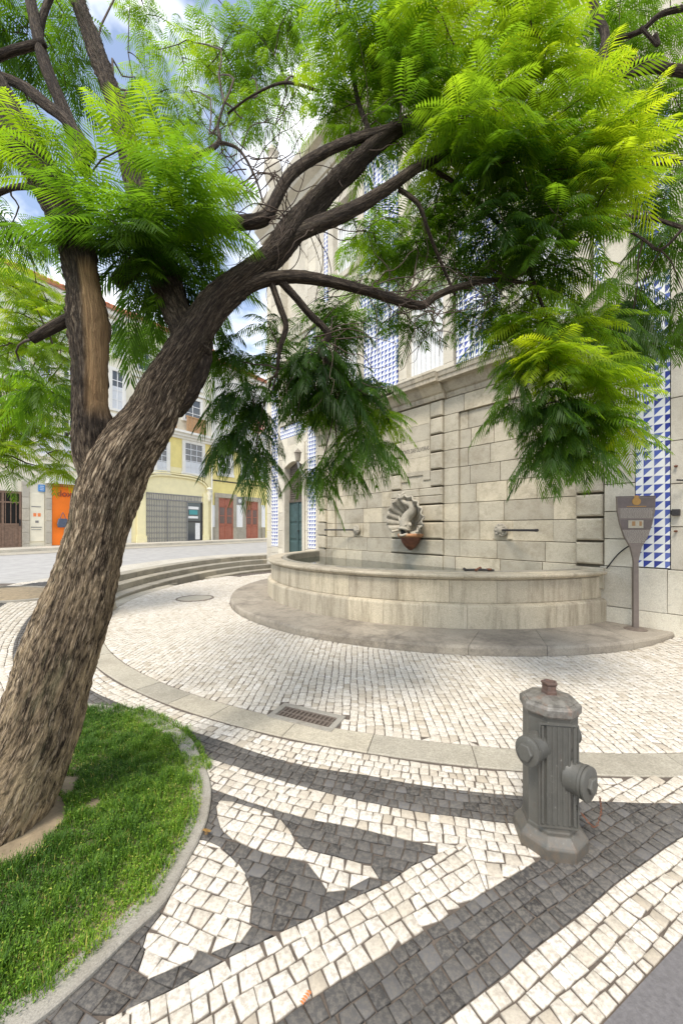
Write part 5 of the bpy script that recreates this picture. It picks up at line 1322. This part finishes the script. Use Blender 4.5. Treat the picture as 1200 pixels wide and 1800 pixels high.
# fronds sprouting in the fork, close to the viewer
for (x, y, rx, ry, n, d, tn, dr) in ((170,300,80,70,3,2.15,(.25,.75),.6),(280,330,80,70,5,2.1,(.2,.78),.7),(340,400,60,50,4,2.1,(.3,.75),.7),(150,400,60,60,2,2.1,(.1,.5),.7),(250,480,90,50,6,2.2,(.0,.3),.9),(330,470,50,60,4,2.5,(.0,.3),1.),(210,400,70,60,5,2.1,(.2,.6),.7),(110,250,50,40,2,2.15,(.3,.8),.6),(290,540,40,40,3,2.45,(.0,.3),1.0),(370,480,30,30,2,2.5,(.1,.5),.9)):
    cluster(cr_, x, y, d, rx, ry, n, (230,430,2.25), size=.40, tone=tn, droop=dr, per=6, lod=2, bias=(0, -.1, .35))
BIG = [ # x, y, d, rx, ry, n, anchor, size, tone, droop
 (640,60,3.1,110,90,20,(612,90,3.3),.36,(.35,.85),.8),(760,70,2.9,120,110,26,(700,222,2.9),.38,(.45,1.),.7),(880,90,2.9,120,110,28,(790,200,3.1),.38,(.55,1.),.7),
 (970,200,2.9,100,100,26,(880,200,3.3),.36,(.55,1.),.7),(840,230,2.8,110,90,22,(790,200,3.1),.36,(.35,.85),.8),(700,180,3.0,90,80,16,(680,238,2.9),.34,(.3,.7),.8),
 (620,180,3.2,60,80,10,(630,180,3.1),.34,(.3,.75),.9),(1060,270,2.8,60,70,12,(940,180,3.4),.34,(.85,1.),.6),(1010,340,2.9,80,60,10,(880,400,3.1),.34,(.6,1.),.7),
 (900,340,3.0,110,80,20,(880,400,3.1),.36,(.0,.45),1.0),(800,340,3.2,100,80,15,(745,288,2.85),.34,(.15,.6),.9),(960,420,3.0,90,60,14,(930,480,3.1),.34,(.1,.6),1.0),
 (860,420,3.3,90,60,13,(770,450,2.95),.34,(.1,.6),1.),(700,420,3.2,90,60,11,(705,530,2.7),.32,(.2,.65),.8),(640,450,3.1,60,50,7,(620,368,2.6),.32,(.3,.75),.7),
 (760,470,3.4,90,50,10,(742,537,2.78),.3,(.15,.6),.9),(960,510,3.2,90,60,14,(930,480,3.1),.32,(.3,.9),.8),(860,540,3.4,70,40,8,(870,492,3.1),.3,(.1,.6),.9),
 (570,560,3.0,80,50,9,(578,588,2.5),.30,(.0,.45),.9),(700,560,3.3,60,30,5,(705,530,2.7),.28,(.1,.5),.8),
 # hanging bough on the right
 (930,585,3.1,50,25,8,(960,560,3.1),.32,(.4,.9),.8),(1020,575,3.15,40,25,6,(960,560,3.1),.32,(.4,.9),.8),
 (950,625,2.95,45,22,9,(960,560,3.1),.33,(.75,1.),.6),(1015,655,2.95,45,24,10,(960,560,3.1),.33,(.65,1.),.7),(905,650,3.1,22,30,5,(960,560,3.1),.28,(.1,.5),1.1),(895,725,3.15,14,30,3,(960,560,3.1),.26,(.05,.35),1.3),
 (965,700,3.0,35,30,9,(960,560,3.1),.32,(.05,.5),1.0),(1035,725,3.0,38,26,9,(960,560,3.1),.32,(.3,.8),.8),(1085,690,3.05,30,18,5,(960,560,3.1),.32,(.5,.95),.6),(1095,765,3.1,22,18,3,(960,560,3.1),.30,(.4,.9),.7),
 (985,770,3.05,34,25,7,(960,560,3.1),.30,(.0,.35),1.1),(950,800,3.1,14,22,3,(960,560,3.1),.28,(.0,.35),1.3),(1040,790,3.05,26,20,4,(960,560,3.1),.30,(.1,.6),1.0),(1065,640,3.2,25,25,4,(960,560,3.1),.30,(.3,.8),.8),
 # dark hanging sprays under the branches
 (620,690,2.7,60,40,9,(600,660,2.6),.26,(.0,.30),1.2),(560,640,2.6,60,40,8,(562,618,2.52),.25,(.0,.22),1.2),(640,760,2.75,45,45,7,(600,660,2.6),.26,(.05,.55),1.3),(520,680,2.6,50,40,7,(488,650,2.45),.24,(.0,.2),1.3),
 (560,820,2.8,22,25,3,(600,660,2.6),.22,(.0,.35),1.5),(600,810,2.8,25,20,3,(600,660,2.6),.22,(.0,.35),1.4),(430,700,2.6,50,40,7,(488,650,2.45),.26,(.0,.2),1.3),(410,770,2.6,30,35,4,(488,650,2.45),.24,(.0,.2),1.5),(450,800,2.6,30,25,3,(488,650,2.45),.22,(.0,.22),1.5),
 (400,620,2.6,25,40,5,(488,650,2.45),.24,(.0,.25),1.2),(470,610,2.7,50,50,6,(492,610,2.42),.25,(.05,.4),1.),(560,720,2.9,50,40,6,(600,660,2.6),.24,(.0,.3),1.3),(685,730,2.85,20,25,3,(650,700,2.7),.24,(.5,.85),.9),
 # thin high foliage against the sky
 (420,60,4.2,110,80,15,(440,170,3.4),.34,(.15,.7),.9),(330,150,4.6,70,80,8,(395,180,3.2),.34,(.35,.85),.8),(400,130,4.2,60,70,9,(395,180,3.2),.32,(.2,.8),.9),(500,90,4.0,70,80,11,(500,145,3.3),.34,(.1,.6),.9),(400,240,4.4,70,50,7,(395,180,3.2),.28,(.4,.8),.9),(240,110,4.6,60,90,7,(205,190,2.75),.30,(.25,.7),.9),(490,190,4.0,60,50,7,(500,145,3.3),.30,(.2,.7),.9),(320,210,4.6,60,40,6,(383,220,3.0),.28,(.4,.8),.8),(270,20,4.6,60,40,5,(172,95,2.9),.30,(.2,.6),.9),(250,190,4.6,50,50,4,(205,190,2.75),.28,(.3,.7),.9),(350,330,4.0,60,30,4,(290,290,2.6),.26,(.3,.7),.9),
 # upper left
 (40,60,2.9,80,80,13,(58,20,2.6),.32,(.0,.4),.9),(20,190,2.8,60,50,7,(40,152,2.45),.32,(.05,.5),.8),(130,60,3.2,60,60,6,(95,-20,2.7),.30,(.1,.5),.9),(30,260,2.7,40,30,3,(60,325,2.25),.28,(.4,.8),.8),(20,400,2.8,50,40,5,(20,330,2.35),.28,(.1,.5),.9),
 # spray on the low left stub, and inside the fork
 (60,680,2.6,60,50,6,(55,597,2.0),.28,(.2,.6),1.1),(250,620,3.0,50,40,4,(262,400,2.5),.24,(.15,.5),1.1),(225,580,3.0,30,30,3,(262,400,2.5),.22,(.2,.6),1.1),
]
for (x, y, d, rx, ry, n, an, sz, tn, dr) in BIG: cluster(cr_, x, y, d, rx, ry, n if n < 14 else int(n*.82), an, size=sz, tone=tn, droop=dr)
# bare curling twigs
for _ in range(130):
    x0, y0, d0 = random.choice([(540,400,2.5),(700,520,2.7),(480,380,2.45),(460,300,2.7),(760,540,2.8),(820,500,3.0),(640,500,2.6),(420,270,2.8),(880,500,3.1),(560,600,2.5),(620,260,2.8)])
    p = at(x0+random.uniform(-30, 30), y0+random.uniform(-10, 10), d0); v = Vector((random.uniform(-1, 1), random.uniform(-.6, .6), random.uniform(-.9, .6))).normalized(); P = [p]
    for k in range(7):
        v = (v+Vector((random.uniform(-.6, .6), random.uniform(-.5, .5), random.uniform(-.55, .45)))).normalized(); P.append(P[-1]+v*random.uniform(.05, .11))
    cr_.tw.tube(cr_spline(P, 3), lerp_list(list(np.linspace(.0042, .0014, 8)), 3), 5, cap=False)
cr_.build(tree)
# --- the tree in the bed at the left, its trunk just outside the picture
T2 = Vector((-7.0, 7.2, .36)); t2 = empty('background_tree', tuple(T2), 0, 'smaller tree with light yellow green leaves at the left edge beside the bare earth bed', 'tree')
limb('trunk', [T2+Vector(v) for v in ((0, 0, -.4), (.02, 0, .6), (-.05, .1, 1.5), (.05, .1, 2.4), (.1, 0, 3.4))], [.17, .14, .12, .10, .07], t2, ridge=.015, step=.04, seed=2)
limb('branch', [T2+Vector(v) for v in ((-.05, .1, 1.6), (.4, -.1, 2.2), (.9, -.2, 2.9), (1.3, -.2, 3.6))], [.07, .05, .04, .02], t2, ridge=.008, step=.04, seed=4)
limb('branch', [T2+Vector(v) for v in ((0, .1, 2.2), (-.3, 0, 3.0), (-.2, -.3, 4.2))], [.07, .05, .03], t2, ridge=.008, step=.04, seed=6)
c2_ = Crown()
def px_of(P): return 600+P.x/P.y*676, 930-(P.z-1.55)/P.y*676, P.y
b1, b2 = px_of(T2+Vector((.9, -.2, 2.9))), px_of(T2+Vector((.05, .1, 2.4)))
for (x, y, rx, ry, n, tn) in ((40,560,80,60,16,(.5,.9)),(60,640,70,50,13,(.4,.8)),(30,720,60,60,12,(.5,.95)),(80,720,45,50,9,(.45,.9)),(50,800,70,40,11,(.45,.85)),(20,470,60,50,9,(.55,.95)),(100,600,30,50,6,(.3,.7)),(-60,560,80,90,12,(.3,.8)),(-60,740,80,80,10,(.3,.8)),(80,520,40,30,4,(.5,.9))):
    cluster(c2_, x, y, 6.2, rx, ry, int(n*1.9), b1 if y < 640 else b2, size=.40, tone=(tn[0]+.08, min(1, tn[1]+.12)), droop=.9, per=6, lod=0, twr=.008, rd=.8)
c2_.build(t2)
# --- the tree at the right, its trunk outside the picture
T3 = Vector((5.1, 3.6, 0)); t3 = empty('neighbouring_tree', tuple(T3), 0, 'neighbouring tree whose dark crooked branches and dull green leaves hang in at the upper right', 'tree')
limb('trunk', [T3+Vector(v) for v in ((0, 0, -.1), (.05, 0, 1.2), (0, .1, 2.8), (-.1, .1, 4.2), (-.4, .1, 5.4))], [.24, .2, .17, .13, .09], t3, ridge=.015, step=.04, seed=12)
for q in ([(1330,60,18,3.7),(1250,120,16,3.7),(1160,120,14,3.7),(1110,112,12,3.75),(1070,138,12,3.8),(1058,100,13,3.85),(1062,60,12,3.9),(1045,20,12,3.95),(1030,-50,10,4.0)],
          [(1160,120,10,3.7),(1105,128,9,3.75),(1070,142,9,3.8),(1058,108,8,3.8)],
          [(1300,-20,9,3.8),(1220,10,8,3.8),(1160,25,7,3.8),(1125,55,7,3.85),(1080,68,5,3.9)],
          [(1150,60,6,3.8),(1155,80,6,3.8),(1125,48,5,3.8)],
          [(1340,330,8,3.7),(1260,280,7,3.7),(1190,280,5,3.8),(1120,300,4,3.9),(1060,310,3,4.0)],
          [(1350,420,10,3.7),(1270,410,8,3.7),(1200,400,6,3.75),(1150,385,5,3.8),(1100,380,4,3.9),(1060,365,3,4.0)],
          [(1200,400,5,3.75),(1160,440,4.5,3.8),(1130,420,4,3.85),(1085,400,3,3.9),(1050,410,2,4.0)]):
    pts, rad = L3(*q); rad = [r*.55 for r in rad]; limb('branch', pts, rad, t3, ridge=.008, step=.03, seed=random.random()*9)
c3 = Crown()
for (x, y, d, rx, ry, n, an, tn, dr) in ((1120,60,4.2,80,70,11,(1125,55,3.85),(.1,.55),.8),(1180,180,4.2,60,80,9,(1160,120,3.7),(.2,.65),.8),(1160,290,4.3,60,50,7,(1190,280,3.8),(.2,.65),.9),(1100,230,4.4,60,60,6,(1120,112,3.75),(.3,.7),.9),(1130,350,4.3,60,40,6,(1150,385,3.8),(.1,.5),.9),(1170,450,4.2,50,50,6,(1160,440,3.8),(.05,.4),1.2),(1100,520,4.2,45,50,8,(1130,420,3.85),(.0,.35),1.3),(1140,590,4.2,60,45,8,(1160,440,3.8),(.05,.4),1.3),(1090,620,4.2,30,40,4,(1130,420,3.85),(.1,.45),1.3),(1030,60,4.3,40,60,5,(1045,20,3.95),(.2,.6),.9),(1190,550,4.2,40,60,4,(1160,440,3.8),(.05,.4),1.3),(1080,20,4.3,50,40,5,(1045,20,3.95),(.2,.6),.9)):
    cluster(c3, x, y, d, rx, ry, n, an, size=.38, tone=tn, droop=dr, per=6, lod=1)
c3.build(t3)

# ------------------------------------------------------------------ planting bed
ctr = curb_out.mean(0)
def inset(P, d):
    T = np.roll(P, -1, 0)-np.roll(P, 1, 0); T /= np.linalg.norm(T, axis=1, keepdims=True); Nn = np.c_[-T[:, 1], T[:, 0]]
    a = np.sum(P[:, 0]*np.roll(P[:, 1], -1)-np.roll(P[:, 0], -1)*P[:, 1]); return P+Nn*d*(1 if a > 0 else -1)
cin = inset(curb_out, .105)
nC = len(curb_out); VV = []
for P, z in ((curb_out, -.03), (curb_out, .012), (inset(curb_out, .006), .018), (inset(curb_out, .098), .018), (cin, .012), (cin, -.05)): VV += [(x, y, z) for x, y in P]
F = [(k*nC+i, k*nC+(i+1) % nC, (k+1)*nC+(i+1) % nC, (k+1)*nC+i) for k in range(5) for i in range(nC)]
o = np_mesh('bed_edging', VV, F, M['concrete'], None, False, [.5]*len(VV)); tag(o, 'smooth curved concrete edging strip around the grass bed', 'edging')
def soil_h(x, y): 
    d2 = np.hypot(x-TB.x, y-TB.y); return .012+.05*np.exp(-(d2/.45)**2)+.012*np.sin(x*5+1)*np.sin(y*4)
gx_ = np.arange(-3.6, -.6, .05); gy_ = np.arange(.5, 3.5, .05); X, Y = np.meshgrid(gx_, gy_, indexing='ij'); okm = inside(cin, X, Y)
V = np.c_[X.ravel(), Y.ravel(), (soil_h(X, Y)+RS.normal(0, .003, X.shape)).ravel()]; n_, m_2 = X.shape; F = []
big = inside(inset(curb_out, .03), X, Y)
for i in range(n_-1):
    for j in range(m_2-1):
        if big[i, j] and big[i+1, j] and big[i, j+1] and big[i+1, j+1]: F.append((i*m_2+j, (i+1)*m_2+j, (i+1)*m_2+j+1, i*m_2+j+1))
o = np_mesh('bed_soil', V, F, M['soil'], None, True, [.5]*len(V)); o['kind'] = 'structure'
def grass_mat():
    m, nt, b = nodes('grass_blades'); c = ramp(nt, attr(nt), [(0., (.05, .13, .010)), (.35, (.14, .28, .016)), (.7, (.27, .42, .028)), (1., (.52, .48, .11))])
    nt.links.new(c, b.inputs['Base Color']); b.inputs['Roughness'].default_value = .6
    t = nt.nodes.new('ShaderNodeBsdfTranslucent'); nt.links.new(c, t.inputs[0]); mx_ = nt.nodes.new('ShaderNodeMixShader'); mx_.inputs[0].default_value = .35
    o = nt.nodes['Material Output']; nt.links.new(b.outputs[0], mx_.inputs[1]); nt.links.new(t.outputs[0], mx_.inputs[2]); nt.links.new(mx_.outputs[0], o.inputs[0]); return m
N_ = 210000; x = RS.uniform(-3.5, -.6, N_); y = RS.uniform(.9, 3.3, N_)
ok = (inside(inset(curb_out, .05), x, y) | inside(inset(curb_out, -.035), x, y) & (y > 2.45)) & view_ok(x, y, 1.3)
edge_keep = inside(inset(curb_out, .12), x, y) | (RS.rand(N_) < .55)
farside = inside(inset(curb_out, -.03), x, y) & (y > 2.52)
pat = np.array([noise.noise(Vector((a*2.3, b*2.3, 1.7)))+.5*noise.noise(Vector((a*7, b*7, 3.1))) for a, b in zip(x, y)])
dtr = np.hypot(x-(TB.x+.18), y-(TB.y-.02))
ok &= edge_keep & (pat > -.72+.35*(dtr < .4)) & (dtr > .25+.10*pat) & (RS.rand(N_) < 1.)
x, y, pat = x[ok], y[ok], pat[ok]; n_ = len(x); quads = []; rn = []
z = soil_h(x, y); hgt_ = .018+.036*np.clip(pat+.45, 0, 1)*RS.uniform(.5, 1.1, n_)+RS.uniform(0, .013, n_); hgt_ *= np.array([.55+1.1*max(0, noise.noise(Vector((a*16, b*16, 4.4)))+.45) for a, b in zip(x, y)]); az2 = RS.uniform(0, 2*PI, n_); lean = RS.uniform(.1, .7, n_)
wd = RS.uniform(.0012, .0022, n_)
tone = np.clip(.30+.22*np.array([noise.noise(Vector((a*4, b*4, 9))) for a, b in zip(x, y)])+.30*np.sin(x*3.1+y*1.7)*.6+RS.normal(0, .19, n_)-.25*pat+.25*np.clip((1.75-y), -.5, .6), 0, .93); tone[RS.rand(n_) < .02] = 1.
dx, dy = np.cos(az2), np.sin(az2); px_, py_ = -dy, dx
def bl(t, w_): return np.c_[x+dx*hgt_*lean*t*t+px_*w_*wd, y+dy*hgt_*lean*t*t+py_*w_*wd, z+hgt_*t*(1-.25*lean*t)]
V = np.stack([bl(0, 1), bl(0, -1), bl(.6, -.8), bl(.6, .8), bl(1, 0)], 1).reshape(-1, 3); b = np.arange(n_)[:, None]*5
VV = [V]; FF = np.vstack([np.c_[b, b+1, b+2, b+3], np.c_[b+3, b+2, b+4, b+4]]).tolist(); FF = [tuple(f[:3]) if f[2] == f[3] else tuple(f) for f in FF]; RR = [np.repeat(tone, 5)]
# small broad leaves among the blades
k = RS.choice(n_, min(n_, 85000), replace=False); cx_ = x[k]+RS.normal(0, .012, len(k)); cy_ = y[k]+RS.normal(0, .012, len(k)); cz_ = soil_h(cx_, cy_)+hgt_[k]*RS.uniform(.25, 1.05, len(k)); s_ = RS.uniform(.0026, .0066, len(k))
u_ = RS.normal(0, 1, (len(k), 3)); u_[:, 2] *= .35; u_ /= np.linalg.norm(u_, axis=1, keepdims=True); v_ = np.cross(u_, [0, 0, 1.])+RS.normal(0, .35, (len(k), 3)); v_ /= np.linalg.norm(v_, axis=1, keepdims=True)
C_ = np.c_[cx_, cy_, cz_]; s3 = s_[:, None]; base = len(V)
V2 = np.stack([C_-u_*s3, C_+v_*s3*.55, C_+u_*s3, C_-v_*s3*.55], 1).reshape(-1, 3); VV.append(V2); RR.append(np.repeat(np.clip(tone[k]+RS.normal(.05, .12, len(k)), 0, .95), 4))
b = base+np.arange(len(k))[:, None]*4; FF += [tuple(f) for f in np.c_[b, b+1, b+2, b+3].tolist()]
o = np_mesh('grass', np.vstack(VV), FF, grass_mat(), None, False, np.concatenate(RR)); tag(o, 'short lush green grass and clover growing in the tree bed', 'grass', kind='stuff')
# bare bed of the background tree
n_ = 40; V = [(bedc[0], bedc[1], float(hz(*bedc))+.05)]
for s_, dz in ((.6, .045), (1., .012)):
    for i in range(n_): a = 2*PI*i/n_; px2, py2 = bedc[0]+1.2*s_*math.cos(a), bedc[1]+.60*s_*math.sin(a); V.append((px2, py2, float(hz(px2, py2))+dz))
F = [(0, 1+i, 1+(i+1) % n_) for i in range(n_)]+[(1+i, 1+n_+i, 1+n_+(i+1) % n_, 1+(i+1) % n_) for i in range(n_)]
o = np_mesh('bare_earth_bed', V, F, M['soil'], None, True, [.5]*len(V)); o['kind'] = 'structure'
mb = MB()
for i in range(n_):
    a0, a1 = 2*PI*i/n_, 2*PI*(i+1)/n_; vs = []
    for s_, dz in ((1., -.05), (1., .035), (1.06, .035), (1.06, -.05)):
        for a in (a0, a1): px2, py2 = bedc[0]+1.2*s_*math.cos(a), bedc[1]+.60*s_*math.sin(a); vs.append((px2, py2, float(hz(px2, py2))+dz))
    mb.add(vs, [(0, 1, 3, 2), (2, 3, 5, 4), (4, 5, 7, 6)], .5)
o = mb.build('round_bed_edging', M['concrete']); tag(o, 'low oval stone rim around the bare earth bed at the left', 'edging')
# fallen leaves
for (x_, y_, cc) in ((362,1465,0),(545,1748,1),(370,1470,0)):
    q = gp(x_, y_); f = MB(); a = random.random()*6; 
    for i in range(5): t = i/4; f.add([(t*.035, -.004, 0), (t*.035+.008, -.010, .002), (t*.035+.008, .010, .003), (t*.035, .004, 0)], [(0, 1, 2, 3)])
    o = f.build('fallen_leaf', M['orange_print'] if cc else M['gold']); o.location = (q[0], q[1], .012 if cc else .024); o.rotation_euler = (0, 0, a)
    tag(o, 'small orange fallen leaf on the white cobbles' if cc else 'small yellow fallen leaf on the concrete edging of the grass bed', 'leaf', 'fallen leaves')
